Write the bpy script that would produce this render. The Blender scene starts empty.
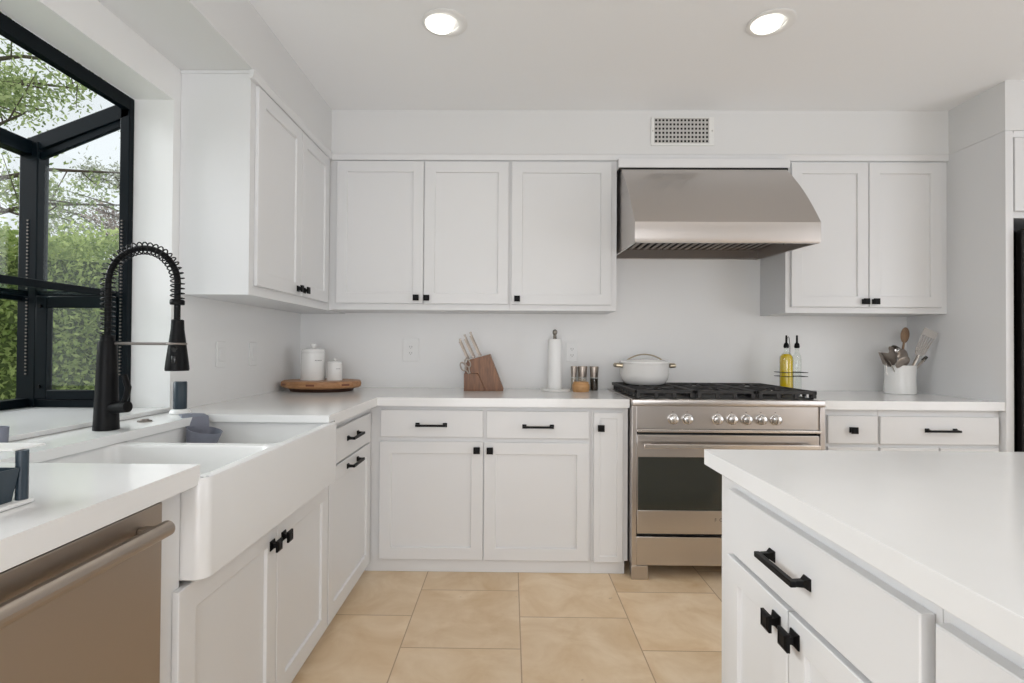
import bpy, bmesh, math, random
from mathutils import Matrix, Vector, Quaternion

PI = math.pi
S = bpy.context.scene
COL = S.collection

# ------------------------------------------------------------------ camera
YAW, PITCH, ROLL = 0.0114, 0.0102, 0.0064
CAM = Vector((0, 0, 1.1816))
cd = bpy.data.cameras.new('camera')
cd.sensor_width = 36.0
cd.lens = 510.478 * 36.0 / 1024.0
cd.shift_x = (512 - 504.776) / 1024.0
cd.clip_start = 0.02
cam = bpy.data.objects.new('camera', cd)
COL.objects.link(cam)
ex = Vector((math.cos(YAW), math.sin(YAW), 0)); ey = Vector((-math.sin(YAW), math.cos(YAW), 0)); ez = Vector((0, 0, 1))
fwd = ey * math.cos(PITCH) + ez * math.sin(PITCH)
up = -ey * math.sin(PITCH) + ez * math.cos(PITCH)
rt = ex * math.cos(ROLL) + up * math.sin(ROLL)
up2 = -ex * math.sin(ROLL) + up * math.cos(ROLL)
M = Matrix.Identity(4)
for i in range(3):
    M[i][0], M[i][1], M[i][2], M[i][3] = rt[i], up2[i], -fwd[i], CAM[i]
cam.matrix_world = M
S.camera = cam

# ------------------------------------------------------------------ world, lights, exposure
S.view_settings.view_transform = 'Standard'
S.view_settings.look = 'None'
S.view_settings.gamma = 1.0
S.view_settings.use_curve_mapping = False
S.view_settings.exposure = 0.07
w = bpy.data.worlds.new('overcast_sky'); S.world = w; w.use_nodes = True
wb = w.node_tree.nodes['Background']
wb.inputs['Color'].default_value = (0.92, 0.96, 1.0, 1); wb.inputs['Strength'].default_value = 1.02


def area(name, loc, rot, sx, sy, power, color=(1, 1, 1)):
    l = bpy.data.lights.new(name, 'AREA'); l.shape = 'RECTANGLE'; l.size = sx; l.size_y = sy
    l.energy = power; l.color = color
    o = bpy.data.objects.new(name, l); COL.objects.link(o); o.location = loc; o.rotation_euler = rot
    return o


area('rear_fill_light', (-.08, -2.84, 1.05), (PI / 2 + .40, 0, 0), 2.3, 1.9, 56, (0.955, 0.965, 1.0))  # added fill light behind the camera, brightens the whole room
area('side_fill_light', (3.84, 0.45, 1.35), (PI / 2 + .3, 0, PI / 2), 1.9, 1.9, 20, (0.955, 0.965, 1.0))  # added, unseen fill light from the right
sl_ = bpy.data.lights.new('hazy_sun', 'SUN'); sl_.energy = 7.6; sl_.angle = math.radians(60); sl_.color = (0.97, 0.965, 1.0)
so_ = bpy.data.objects.new('hazy_sun', sl_); COL.objects.link(so_)
so_.rotation_euler = Vector((1.0, -0.06, -0.36)).to_track_quat('-Z', 'Y').to_euler()
CAN_POWER = 1.1

# ------------------------------------------------------------------ materials
MATS = {}


def mat(name, color, rough=0.5, metal=0.0, noise=None, bump=None, spec=None, coat=0.0, emit=None, aniso=None):
    m = bpy.data.materials.new(name); m.use_nodes = True
    nt = m.node_tree; b = nt.nodes['Principled BSDF']
    b.inputs['Base Color'].default_value = (*color, 1)
    b.inputs['Roughness'].default_value = rough; b.inputs['Metallic'].default_value = metal
    if spec is not None: b.inputs['Specular IOR Level'].default_value = spec
    if coat: b.inputs['Coat Weight'].default_value = coat; b.inputs['Coat Roughness'].default_value = 0.08
    if emit: b.inputs['Emission Color'].default_value = (*emit[0], 1); b.inputs['Emission Strength'].default_value = emit[1]
    tc = None
    if noise or bump:
        tc = nt.nodes.new('ShaderNodeTexCoord')
    if noise:                                     # (scale, amount, second colour, stretch)
        sc, c2, st, lo, hi = noise
        mp = nt.nodes.new('ShaderNodeMapping'); mp.inputs['Scale'].default_value = st
        nt.links.new(tc.outputs['Object'], mp.inputs['Vector'])
        n = nt.nodes.new('ShaderNodeTexNoise'); n.inputs['Scale'].default_value = sc; n.inputs['Detail'].default_value = 6
        nt.links.new(mp.outputs['Vector'], n.inputs['Vector'])
        r = nt.nodes.new('ShaderNodeValToRGB')
        r.color_ramp.elements[0].position = lo; r.color_ramp.elements[1].position = hi
        r.color_ramp.elements[0].color = (*color, 1); r.color_ramp.elements[1].color = (*c2, 1)
        nt.links.new(n.outputs['Fac'], r.inputs['Fac']); nt.links.new(r.outputs['Color'], b.inputs['Base Color'])
    if bump:
        sc, amt, st = bump
        mp = nt.nodes.new('ShaderNodeMapping'); mp.inputs['Scale'].default_value = st
        nt.links.new(tc.outputs['Object'], mp.inputs['Vector'])
        n = nt.nodes.new('ShaderNodeTexNoise'); n.inputs['Scale'].default_value = sc; n.inputs['Detail'].default_value = 4
        nt.links.new(mp.outputs['Vector'], n.inputs['Vector'])
        bp = nt.nodes.new('ShaderNodeBump'); bp.inputs['Strength'].default_value = amt; bp.inputs['Distance'].default_value = 0.002
        nt.links.new(n.outputs['Fac'], bp.inputs['Height']); nt.links.new(bp.outputs['Normal'], b.inputs['Normal'])
    if aniso:
        b.inputs['Anisotropic'].default_value = aniso[0]
        cx = nt.nodes.new('ShaderNodeCombineXYZ')
        for i in range(3): cx.inputs[i].default_value = aniso[1][i]
        nt.links.new(cx.outputs[0], b.inputs['Tangent'])
    MATS[name] = m
    return m


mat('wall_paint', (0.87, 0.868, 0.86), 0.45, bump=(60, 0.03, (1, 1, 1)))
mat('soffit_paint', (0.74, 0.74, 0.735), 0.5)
mat('pewter', (0.30, 0.28, 0.25), 0.4, 1.0)
mat('ceiling_paint', (0.92, 0.93, 0.94), 0.8, bump=(45, 0.06, (1, 1, 1)))
mat('cabinet_paint', (0.745, 0.747, 0.75), 0.35)
mat('quartz', (0.83, 0.83, 0.825), 0.14, noise=(3.0, (0.79, 0.79, 0.785), (1, 1, 1), 0.45, 0.75))
mat('fireclay', (0.78, 0.78, 0.775), 0.26)
mat('black_metal', (0.003, 0.003, 0.0035), 0.42, spec=0.16)
mat('black_frame', (0.002, 0.005, 0.0075), 0.42, spec=0.12)
mat('stainless', (0.55, 0.515, 0.49), 0.28, 1.0, bump=(9, 0.03, (2, 60, 60)), aniso=(0.6, (1, 0, 0)))
mat('stainless_plain', (0.66, 0.62, 0.58), 0.25, 1.0)
mat('dishwasher_steel', (0.43, 0.375, 0.325), 0.40, 1.0, bump=(9, 0.04, (60, 2, 60)))
mat('chrome', (0.56, 0.55, 0.54), 0.2, 1.0)
mat('brass', (0.50, 0.43, 0.32), 0.3, 1.0)
mat('black_and_gap_shade', (0.01, 0.01, 0.01), 0.7)  # near-black parts; also paints the shade inside gaps and recesses
mat('cast_iron', (0.022, 0.021, 0.021), 0.55, bump=(120, 0.2, (1, 1, 1)))
mat('oven_glass', (0.030, 0.033, 0.027), 0.05, spec=0.7)
mat('filter_steel', (0.25, 0.22, 0.20), 0.4, 1.0)
mat('navy_plastic', (0.020, 0.036, 0.052), 0.35)
mat('grey_silicone', (0.18, 0.19, 0.235), 0.6)
mat('white_plastic', (0.85, 0.85, 0.84), 0.3)
mat('vent_white', (0.80, 0.80, 0.78), 0.5)
mat('vent_grid', (0.55, 0.54, 0.52), 0.5)
mat('ceramic', (0.86, 0.86, 0.845), 0.22)
mat('enamel', (0.88, 0.87, 0.85), 0.15, coat=0.4)
mat('paper', (0.88, 0.88, 0.87), 0.9, bump=(200, 0.25, (1, 1, 1)))
mat('walnut', (0.13, 0.052, 0.022), 0.42, noise=(9, (0.27, 0.12, 0.05), (9, 9, 1.2), 0.3, 0.7))
mat('acacia', (0.31, 0.145, 0.058), 0.45, noise=(8, (0.47, 0.25, 0.115), (1.5, 9, 9), 0.3, 0.7))
mat('dark_wood', (0.050, 0.020, 0.011), 0.5)
mat('inlay_wood', (0.17, 0.06, 0.03), 0.5)
mat('bamboo', (0.48, 0.25, 0.10), 0.45, noise=(7, (0.60, 0.34, 0.15), (3, 3, 14), 0.3, 0.7))
mat('olive_wood', (0.20, 0.12, 0.07), 0.5, noise=(7, (0.34, 0.22, 0.13), (9, 9, 1.5), 0.3, 0.7))
mat('pepper', (0.02, 0.014, 0.012), 0.5, noise=(220, (0.09, 0.06, 0.04), (1, 1, 1), 0.45, 0.6))
mat('salt_grain', (0.62, 0.55, 0.48), 0.6, noise=(220, (0.35, 0.28, 0.24), (1, 1, 1), 0.45, 0.6))
mat('oil', (0.80, 0.56, 0.008), 0.12, coat=0.5)
mat('fridge_black', (0.008, 0.007, 0.007), 0.22)
mat('lamp_lens', (1, 1, 1), 0.5, emit=((1.0, 0.96, 0.86), 2.2))
mat('soil_grass', (0.06, 0.10, 0.025), 0.9, noise=(6, (0.11, 0.15, 0.04), (1, 1, 1), 0.3, 0.7))
mat('bark', (0.10, 0.075, 0.06), 0.9, bump=(20, 0.5, (4, 4, 1)))
mat('ink', (0.10, 0.10, 0.10), 0.6)
mat('knife_steel', (0.40, 0.345, 0.30), 0.48, 1.0)
mat('utensil_steel', (0.40, 0.35, 0.31), 0.36, 1.0)
mat('stone', (0.80, 0.795, 0.78), 0.25, noise=(5, (0.62, 0.61, 0.60), (1, 1, 3), 0.5, 0.8))


def glass_mat(name, tint=(1, 1, 1), refl=0.07, edge=0.6):
    m = bpy.data.materials.new(name); m.use_nodes = True; nt = m.node_tree; nt.nodes.clear()
    out = nt.nodes.new('ShaderNodeOutputMaterial'); mx = nt.nodes.new('ShaderNodeMixShader')
    tr = nt.nodes.new('ShaderNodeBsdfTransparent'); tr.inputs[0].default_value = (*tint, 1)
    gl = nt.nodes.new('ShaderNodeBsdfGlossy'); gl.inputs['Roughness'].default_value = 0.02
    fr = nt.nodes.new('ShaderNodeLayerWeight'); fr.inputs['Blend'].default_value = 0.5
    pw = nt.nodes.new('ShaderNodeMath'); pw.operation = 'POWER'; pw.inputs[1].default_value = 5.0
    nt.links.new(fr.outputs['Facing'], pw.inputs[0])
    mu = nt.nodes.new('ShaderNodeMath'); mu.operation = 'MULTIPLY_ADD'; mu.inputs[1].default_value = edge; mu.inputs[2].default_value = refl
    nt.links.new(pw.outputs[0], mu.inputs[0]); mu.use_clamp = True
    nt.links.new(mu.outputs[0], mx.inputs[0]); nt.links.new(tr.outputs[0], mx.inputs[1]); nt.links.new(gl.outputs[0], mx.inputs[2])
    nt.links.new(mx.outputs[0], out.inputs[0])
    MATS[name] = m


glass_mat('window_glass', (0.97, 0.985, 0.98), 0.05)
glass_mat('shelf_glass', (0.90, 0.96, 0.92), 0.04, 0.2)
glass_mat('clear_glass', (0.93, 0.95, 0.93), 0.06)


def leaf_mat(name, c1, c2):
    m = bpy.data.materials.new(name); m.use_nodes = True; nt = m.node_tree; nt.nodes.clear()
    out = nt.nodes.new('ShaderNodeOutputMaterial'); mx = nt.nodes.new('ShaderNodeMixShader'); mx.inputs[0].default_value = 0.4
    g = nt.nodes.new('ShaderNodeNewGeometry'); r = nt.nodes.new('ShaderNodeValToRGB')
    r.color_ramp.elements[0].color = (*c1, 1); r.color_ramp.elements[1].color = (*c2, 1)
    d = nt.nodes.new('ShaderNodeBsdfDiffuse'); t = nt.nodes.new('ShaderNodeBsdfTranslucent')
    nt.links.new(g.outputs['Random Per Island'], r.inputs[0])
    nt.links.new(r.outputs[0], d.inputs[0]); nt.links.new(r.outputs[0], t.inputs[0])
    nt.links.new(d.outputs[0], mx.inputs[1]); nt.links.new(t.outputs[0], mx.inputs[2]); nt.links.new(mx.outputs[0], out.inputs[0])
    MATS[name] = m


leaf_mat('leaf_hedge', (0.20, 0.28, 0.08), (0.52, 0.60, 0.24))
mat('hedge_core', (0.05, 0.075, 0.02), 0.9, noise=(30, (0.12, 0.16, 0.05), (1, 1, 1), 0.35, 0.65))
leaf_mat('leaf_bright', (0.32, 0.43, 0.07), (0.72, 0.76, 0.24))
leaf_mat('leaf_grey', (0.22, 0.24, 0.19), (0.45, 0.46, 0.38))
leaf_mat('leaf_plum', (0.16, 0.12, 0.11), (0.36, 0.29, 0.26))
leaf_mat('leaf_green', (0.16, 0.22, 0.09), (0.44, 0.50, 0.24))


def floor_mat():
    m = bpy.data.materials.new('travertine_tile'); m.use_nodes = True; nt = m.node_tree; b = nt.nodes['Principled BSDF']
    N = nt.nodes.new; L = nt.links.new
    tc = N('ShaderNodeTexCoord'); sp = N('ShaderNodeSeparateXYZ'); L(tc.outputs['Object'], sp.inputs[0])

    def math_(op, a, b_=None):
        n = N('ShaderNodeMath'); n.operation = op
        for i, v in enumerate((a, b_)):
            if v is None: continue
            if isinstance(v, (int, float)): n.inputs[i].default_value = v
            else: L(v, n.inputs[i])
        return n.outputs[0]
    TX, TY = 0.4726, 0.4755
    u = math_('DIVIDE', math_('SUBTRACT', sp.outputs['X'], 0.0472), TX)
    cu = math_('FLOOR', u)
    fu = math_('SUBTRACT', u, cu)
    off = math_('MULTIPLY', math_('FLOORED_MODULO', cu, 2.0), 0.5)
    v = math_('ADD', math_('DIVIDE', math_('SUBTRACT', sp.outputs['Y'], 2.2463), TY), off)
    cv = math_('FLOOR', v); fv = math_('SUBTRACT', v, cv)
    du = math_('MINIMUM', fu, math_('SUBTRACT', 1.0, fu)); dv = math_('MINIMUM', fv, math_('SUBTRACT', 1.0, fv))
    d = math_('MINIMUM', du, dv)
    grout = math_('LESS_THAN', d, 0.005)
    cb = N('ShaderNodeCombineXYZ'); L(cu, cb.inputs[0]); L(cv, cb.inputs[1])
    wn = N('ShaderNodeTexWhiteNoise'); wn.noise_dimensions = '2D'; L(cb.outputs[0], wn.inputs['Vector'])
    vm = N('ShaderNodeVectorMath'); vm.operation = 'MULTIPLY_ADD'
    L(cb.outputs[0], vm.inputs[0]); vm.inputs[1].default_value = (3.7, 5.3, 0); L(tc.outputs['Object'], vm.inputs[2])
    n1 = N('ShaderNodeTexNoise'); n1.inputs['Scale'].default_value = 4.5; n1.inputs['Detail'].default_value = 7; n1.inputs['Roughness'].default_value = 0.6
    n1.inputs['Distortion'].default_value = 0.6
    L(vm.outputs[0], n1.inputs['Vector'])
    r1 = N('ShaderNodeValToRGB'); e = r1.color_ramp.elements
    e[0].position = 0.30; e[0].color = (0.66, 0.465, 0.265, 1); e[1].position = 0.72; e[1].color = (0.86, 0.70, 0.51, 1)
    L(n1.outputs['Fac'], r1.inputs[0])
    hv = N('ShaderNodeHueSaturation'); L(r1.outputs[0], hv.inputs['Color'])
    L(math_('ADD', math_('MULTIPLY', wn.outputs['Value'], 0.16), 0.92), hv.inputs['Value'])
    n2 = N('ShaderNodeTexNoise'); n2.inputs['Scale'].default_value = 22; n2.inputs['Detail'].default_value = 3
    L(vm.outputs[0], n2.inputs['Vector'])
    pit = math_('GREATER_THAN', n2.outputs['Fac'], 0.735)
    mp = N('ShaderNodeMix'); mp.data_type = 'RGBA'; L(math_('MULTIPLY', pit, 0.35), mp.inputs['Factor'])
    L(hv.outputs[0], mp.inputs['A']); mp.inputs['B'].default_value = (0.30, 0.21, 0.14, 1)
    mg = N('ShaderNodeMix'); mg.data_type = 'RGBA'; L(grout, mg.inputs['Factor'])
    L(mp.outputs['Result'], mg.inputs['A']); mg.inputs['B'].default_value = (0.46, 0.31, 0.19, 1)
    L(mg.outputs['Result'], b.inputs['Base Color'])
    b.inputs['Roughness'].default_value = 0.42
    bp = N('ShaderNodeBump'); bp.inputs['Strength'].default_value = 0.2; bp.inputs['Distance'].default_value = 0.002
    L(math_('SUBTRACT', 1.0, grout), bp.inputs['Height']); L(bp.outputs[0], b.inputs['Normal'])
    MATS['floor_tile'] = m


floor_mat()


# ------------------------------------------------------------------ mesh helpers
class MB:
    """collects shapes into one mesh; self.M is applied to what is added"""
    def __init__(self, M=None):
        self.bm = bmesh.new(); self.M = M; self.flat = False

    def add(self, t):
        if self.M is not None: bmesh.ops.transform(t, matrix=self.M, verts=t.verts)
        me = bpy.data.meshes.new('t'); t.to_mesh(me); t.free(); self.bm.from_mesh(me); bpy.data.meshes.remove(me)
        return self

    def box(self, x0, x1, y0, y1, z0, z1, b=0.0, seg=2, R=None):
        self.flat = True
        t = bmesh.new(); bmesh.ops.create_cube(t, size=1)
        x0, x1 = min(x0, x1), max(x0, x1); y0, y1 = min(y0, y1), max(y0, y1); z0, z1 = min(z0, z1), max(z0, z1)
        bmesh.ops.scale(t, vec=(x1 - x0, y1 - y0, z1 - z0), verts=t.verts)
        if b > 0: bmesh.ops.bevel(t, geom=t.edges[:], offset=b, segments=seg, affect='EDGES', profile=0.5)
        if R is not None: bmesh.ops.transform(t, matrix=R, verts=t.verts)
        bmesh.ops.translate(t, vec=((x0 + x1) / 2, (y0 + y1) / 2, (z0 + z1) / 2), verts=t.verts)
        return self.add(t)

    def prism(self, poly, axis, a0, a1, b=0.0, seg=2):
        self.flat = True
        t = bmesh.new()
        f = {'x': lambda p, a: (a, p[0], p[1]), 'y': lambda p, a: (p[0], a, p[1]), 'z': lambda p, a: (p[0], p[1], a)}[axis]
        A = [t.verts.new(f(p, a0)) for p in poly]; B = [t.verts.new(f(p, a1)) for p in poly]
        t.faces.new(A); t.faces.new(B[::-1])
        n = len(poly)
        for i in range(n): t.faces.new((A[i], B[i], B[(i + 1) % n], A[(i + 1) % n]))
        bmesh.ops.recalc_face_normals(t, faces=t.faces[:])
        if b > 0: bmesh.ops.bevel(t, geom=t.edges[:], offset=b, segments=seg, affect='EDGES', profile=0.5)
        return self.add(t)

    def lathe(self, prof, c=(0, 0, 0), n=32, axis=(0, 0, 1), sx=1.0, sy=1.0):
        t = bmesh.new(); rings = []
        for r, z in prof:
            if r < 1e-6: rings.append([t.verts.new((0, 0, z))])
            else: rings.append([t.verts.new((r * sx * math.cos(2 * PI * i / n), r * sy * math.sin(2 * PI * i / n), z)) for i in range(n)])
        for a, b_ in zip(rings, rings[1:]):
            for i in range(n):
                j = (i + 1) % n
                if len(a) == 1 and len(b_) == 1: continue
                if len(a) == 1: t.faces.new((a[0], b_[i], b_[j]))
                elif len(b_) == 1: t.faces.new((a[i], a[j], b_[0]))
                else: t.faces.new((a[i], a[j], b_[j], b_[i]))
        bmesh.ops.recalc_face_normals(t, faces=t.faces[:])
        q = Vector((0, 0, 1)).rotation_difference(Vector(axis).normalized())
        bmesh.ops.transform(t, matrix=Matrix.Translation(c) @ q.to_matrix().to_4x4(), verts=t.verts)
        return self.add(t)

    def cyl(self, p0, p1, r0, r1=None, n=20):
        p0, p1 = Vector(p0), Vector(p1); r1 = r0 if r1 is None else r1
        L = (p1 - p0).length
        return self.lathe([(0, 0), (r0, 0), (r1, L), (0, L)], c=p0, n=n, axis=p1 - p0)

    def tube(self, pts, r, n=10, closed=False, flat=1.0):
        pts = [Vector(p) for p in pts]; t = bmesh.new(); rings = []; N = len(pts)
        rad = r if isinstance(r, (list, tuple)) else [r] * N
        tan = []
        for i in range(N):
            a = pts[(i - 1) % N] if (closed or i > 0) else pts[i]
            b_ = pts[(i + 1) % N] if (closed or i < N - 1) else pts[i]
            tan.append((b_ - a).normalized())
        up_ = Vector((0, 0, 1)) if abs(tan[0].z) < 0.9 else Vector((1, 0, 0))
        nrm = (up_ - tan[0] * up_.dot(tan[0])).normalized()
        for i in range(N):
            if i: nrm = (nrm - tan[i] * nrm.dot(tan[i])).normalized()
            bi = tan[i].cross(nrm)
            rings.append([t.verts.new(pts[i] + (nrm * math.cos(2 * PI * k / n) + bi * flat * math.sin(2 * PI * k / n)) * rad[i]) for k in range(n)])
        for i in range(N if closed else N - 1):
            a, b_ = rings[i], rings[(i + 1) % N]
            for k in range(n): t.faces.new((a[k], a[(k + 1) % n], b_[(k + 1) % n], b_[k]))
        if not closed: t.faces.new(rings[0][::-1]); t.faces.new(rings[-1])
        bmesh.ops.recalc_face_normals(t, faces=t.faces[:])
        return self.add(t)

    def sphere(self, c, r, s=(1, 1, 1), n=20):
        t = bmesh.new(); bmesh.ops.create_uvsphere(t, u_segments=n, v_segments=n // 2, radius=r)
        bmesh.ops.scale(t, vec=s, verts=t.verts); bmesh.ops.translate(t, vec=c, verts=t.verts)
        return self.add(t)

    def poly(self, verts, faces):
        t = bmesh.new(); V = [t.verts.new(v) for v in verts]
        for f in faces: t.faces.new([V[i] for i in f])
        bmesh.ops.recalc_face_normals(t, faces=t.faces[:])
        return self.add(t)


def origin(o):
    v = Vector((0, 0, 0))
    while o is not None:
        v = v + o.location; o = o.parent
    return v


def obj(name, mb, material, parent=None, ang=None, label=None):
    """link a collected mesh, built in world coordinates, as one object"""
    me = bpy.data.meshes.new(name)
    off = origin(parent) if parent else Vector((0, 0, 0))
    bm = mb.bm
    if off.length > 0: bmesh.ops.translate(bm, vec=-off, verts=bm.verts)
    bm.to_mesh(me); bm.free()
    me.polygons.foreach_set('use_smooth', [True] * len(me.polygons))
    me.set_sharp_from_angle(angle=math.radians(ang if ang else (20 if mb.flat else 46)))
    me.materials.append(MATS[material])
    o = bpy.data.objects.new(name, me); COL.objects.link(o)
    if parent: o.parent = parent
    if label: o['label'] = label
    return o


def tag(o, label, cat, group=None):
    o['label'] = label; o['category'] = cat
    if group: o['group'] = group
    return o


def thing(name, label, cat, loc, group=None):
    o = bpy.data.objects.new(name, None); COL.objects.link(o); o.location = loc; o.empty_display_size = 0.05
    return tag(o, label, cat, group)


def single(name, mb, material, label, cat, loc, group=None, ang=None):
    """a thing that is one mesh, its origin at its base"""
    bmesh.ops.translate(mb.bm, vec=-Vector(loc), verts=mb.bm.verts)
    o = obj(name, mb, material, None, ang); o.location = loc
    return tag(o, label, cat, group)


def struct(name, mb, material, parent=None, ang=None):
    o = obj(name, mb, material, parent, ang)
    if parent is None: o['kind'] = 'structure'
    return o


def text_part(name, body, size, loc, rot, material, parent, depth=0.0006):
    c = bpy.data.curves.new(name, 'FONT'); c.body = body; c.size = size; c.extrude = depth; c.align_x = 'CENTER'; c.align_y = 'CENTER'
    c.space_character = 2.1
    q = bpy.data.objects.new(name, c); COL.objects.link(q); bpy.context.view_layer.update()
    me = bpy.data.meshes.new_from_object(q.evaluated_get(bpy.context.evaluated_depsgraph_get()))
    bpy.data.objects.remove(q)
    me.materials.clear(); me.materials.append(MATS[material])
    o = bpy.data.objects.new(name, me); COL.objects.link(o); o.parent = parent
    o.location = Vector(loc) - origin(parent); o.rotation_euler = rot
    return o


# ------------------------------------------------------------------ key dimensions (metres, camera stands over 0,0)
T_ = 0.015
TI = 0.020      # the island's fronts stand prouder
ZC = 2.567          # ceiling
ZT = 2.308          # top of the upper cabinets, underside of the soffits
YW = 3.292          # back wall
XW = -1.362         # left wall
YU = 2.975          # door fronts of the back uppers
XU = -1.057         # door fronts of the left uppers
YD = 2.663          # door fronts of the back bases
XD = -0.715         # door fronts of the left bases
CT = 0.914          # counter top
CB = 0.869          # underside of its front edge
XP = 2.534          # left face of the tall fridge panel
XR = 3.9
YB = -2.9
OY0, OY1, OZ0, OZ1 = 0.62, 2.03, 0.915, 2.168   # window opening
XO = -1.522         # outer face of left wall

# ------------------------------------------------------------------ the room
struct('floor', MB().box(XW - .16, XR + .1, YB - .1, YW + .1, -0.12, 0.0), 'floor_tile')
b = MB().box(XW - .16, XR + .1, YB - .1, YW + .1, ZC, ZC + .12)
struct('ceiling', b, 'ceiling_paint')
struct('wall_back', MB().box(XO, XR + .1, YW, YW + .15, 0.0, ZC), 'wall_paint')
b = MB()
b.box(XO, XW, YB, OY0, 0, ZC); b.box(XO, XW, OY1, YW, 0, ZC)
b.box(XO, XW, OY0, OY1, 0, OZ0); b.box(XO, XW, OY0, OY1, OZ1, ZC)
struct('wall_left', b, 'wall_paint')
b = MB()
b.box(XR, XR + .1, YB, -.55, 0, ZC); b.box(XR, XR + .1, 1.45, YW, 0, ZC)
b.box(XR, XR + .1, -.55, 1.45, 0, .35); b.box(XR, XR + .1, -.55, 1.45, 2.35, ZC)
struct('wall_right', b, 'wall_paint')
b = MB()
b.box(XW, -1.25, YB - .1, YB, 0, ZC); b.box(1.10, 2.06, YB - .1, YB, 0, ZC); b.box(2.30, XR, YB - .1, YB, 0, ZC); b.box(-1.25, 2.30, YB - .1, YB, 2.35, ZC); b.box(2.06, 2.30, YB - .1, YB, 0, .2)
struct('wall_rear', b, 'wall_paint')
# soffits above the cabinets
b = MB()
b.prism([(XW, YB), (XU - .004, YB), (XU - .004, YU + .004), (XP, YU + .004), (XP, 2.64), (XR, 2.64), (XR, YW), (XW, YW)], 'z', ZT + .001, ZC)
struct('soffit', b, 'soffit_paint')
# crown strips on top of the cabinets
b = MB()
prof = [(0, 0), (-.012, .003), (-.016, .012), (-.018, .030), (-.022, .036), (0, .036)]
b.prism([(YU + T_ + .0005 + y, 2.272 + z) for y, z in prof], 'x', XU - .001, XP - .001)
struct('trim_1', b, 'cabinet_paint')
b = MB()
b.prism([(XU - T_ - .0005 - y, 2.272 + z) for y, z in prof], 'y', 2.06, YU)
b.box(XW + .001, XU - T_, 2.068, 2.0715, 2.296, ZT)
struct('trim_2', b, 'cabinet_paint')
# window sill board
b = MB()
b.box(-1.955, XW + .004, OY0 + .002, OY1 - .001, OZ0 + .0005, 0.930, .002)
struct('trim_3', b, 'quartz')

# ------------------------------------------------------------------ garden window
win = bpy.data.objects.new('window_1', None); COL.objects.link(win); win.location = (XO, 1.3, 0.93); win['kind'] = 'structure'
XG = -1.955         # outer glass plane of the box
ZF = 1.985          # height of its front edge
ZK = 2.150          # height where the glass roof meets the wall
sl = (ZK - ZF) / (XO - XG)
b = MB()
y1 = OY1; y0 = OY0
# wall-side ring
b.box(XO - .03, XO + .002, y0, y1, ZK - .035, OZ1 - .001, .003)
for ya, yb in ((y1 - .028, y1 - .001), (y0, y0 + .028)):
    b.box(XO - .035, XO + .003, ya, yb, .9305, OZ1 - .005, .003)
    # corner posts
    b.box(XG, XG + .075, ya - .005 if ya > 1 else ya, yb + .02 if ya > 1 else yb, .9305, ZF, .004)
    # sloped rail of roof/side
    b.prism([(XG, ZF - .06), (XO, ZK - .06), (XO, ZK + .006), (XG, ZF + .006)], 'y', ya, yb, .003)
    b.prism([(XG + .03, ZF - .085), (XO - .01, ZK - .09), (XO - .01, ZK - .06), (XG + .03, ZF - .055)], 'y', ya + .006, yb - .004, .002)
    # bottom rail and shelf-height rail of side
    b.box(XG + .06, XO, ya, yb, .9305, .962, .003)
    b.box(XG + .06, XO, ya + .003, yb, 1.372, 1.392, .002)
# front rails
b.box(XG, XG + .05, y0, y1, .9305, .965, .003)
b.box(XG - .005, XG + .05, y0, y1, ZF - .055, ZF + .004, .004)
b.box(XG - .003, XG + .02, y0, y1, 1.352, 1.372, .002)
b.box(XG, XG + .05, 1.30, 1.35, .9305, ZF, .003)
obj('window_frame', b, 'black_frame', win)
# sash low in the side
b = MB()
sx0, sx1, sz0, sz1 = XG + .075, XO - .036, .963, 1.371
fw = .046
b.box(sx0, sx0 + fw, y1 - .034, y1 - .004, sz0, sz1, .003); b.box(sx1 - fw, sx1, y1 - .034, y1 - .004, sz0, sz1, .003)
b.box(sx0 + fw, sx1 - fw, y1 - .034, y1 - .004, sz0, sz0 + .036, .003); b.box(sx0 + fw, sx1 - fw, y1 - .034, y1 - .004, sz1 - .046, sz1, .003)
sash = obj('sash', b, 'black_frame', win)
for px_, pz_ in ((sx0 + .02, sz1 - .04), (sx1 - .02, sz1 - .04), (sx0 + .02, sz0 + .05), (sx1 - .02, sz0 + .05)):
    obj('screw', MB().cyl((px_, y1 - .0342, pz_), (px_, y1 - .040, pz_), .007, n=12), 'black_metal', sash)
obj('pane', MB().box(sx0 + fw, sx1 - fw, y1 - .021, y1 - .017, sz0 + .036, sz1 - .046), 'window_glass', sash)
obj('window_pane', MB().prism([(XG + .07, 1.39), (XO - .03, 1.39), (XO - .03, ZK - .07), (XG + .07, ZF - .05)], 'y', y1 - .016, y1 - .011), 'window_glass', win)
obj('window_pane', MB().box(XG + .012, XG + .017, y0 + .03, y1 - .03, .965, ZF - .05), 'window_glass', win)
obj('window_pane', MB().prism([(XG + .02, ZF - .004), (XO - .004, ZK - .002), (XO - .004, ZK + .003), (XG + .02, ZF + .001)], 'y', y0 + .02, y1 - .02), 'window_glass', win)
obj('window_pane', MB().prism([(XG + .07, .965), (XO - .03, .965), (XO - .03, ZK - .07), (XG + .07, ZF - .05)], 'y', y0 + .011, y0 + .016), 'window_glass', win)
# pierced strips that carry the shelf
for px_ in (XG + .040, XO - .018):
    b = MB()
    for k in range(46):
        z_ = 1.06 + k * .0135
        b.box(px_ - .003, px_ + .003, y1 - .0365, y1 - .030, z_, z_ + .005)
    obj('shelf_track', b, 'filter_steel', win)
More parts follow.
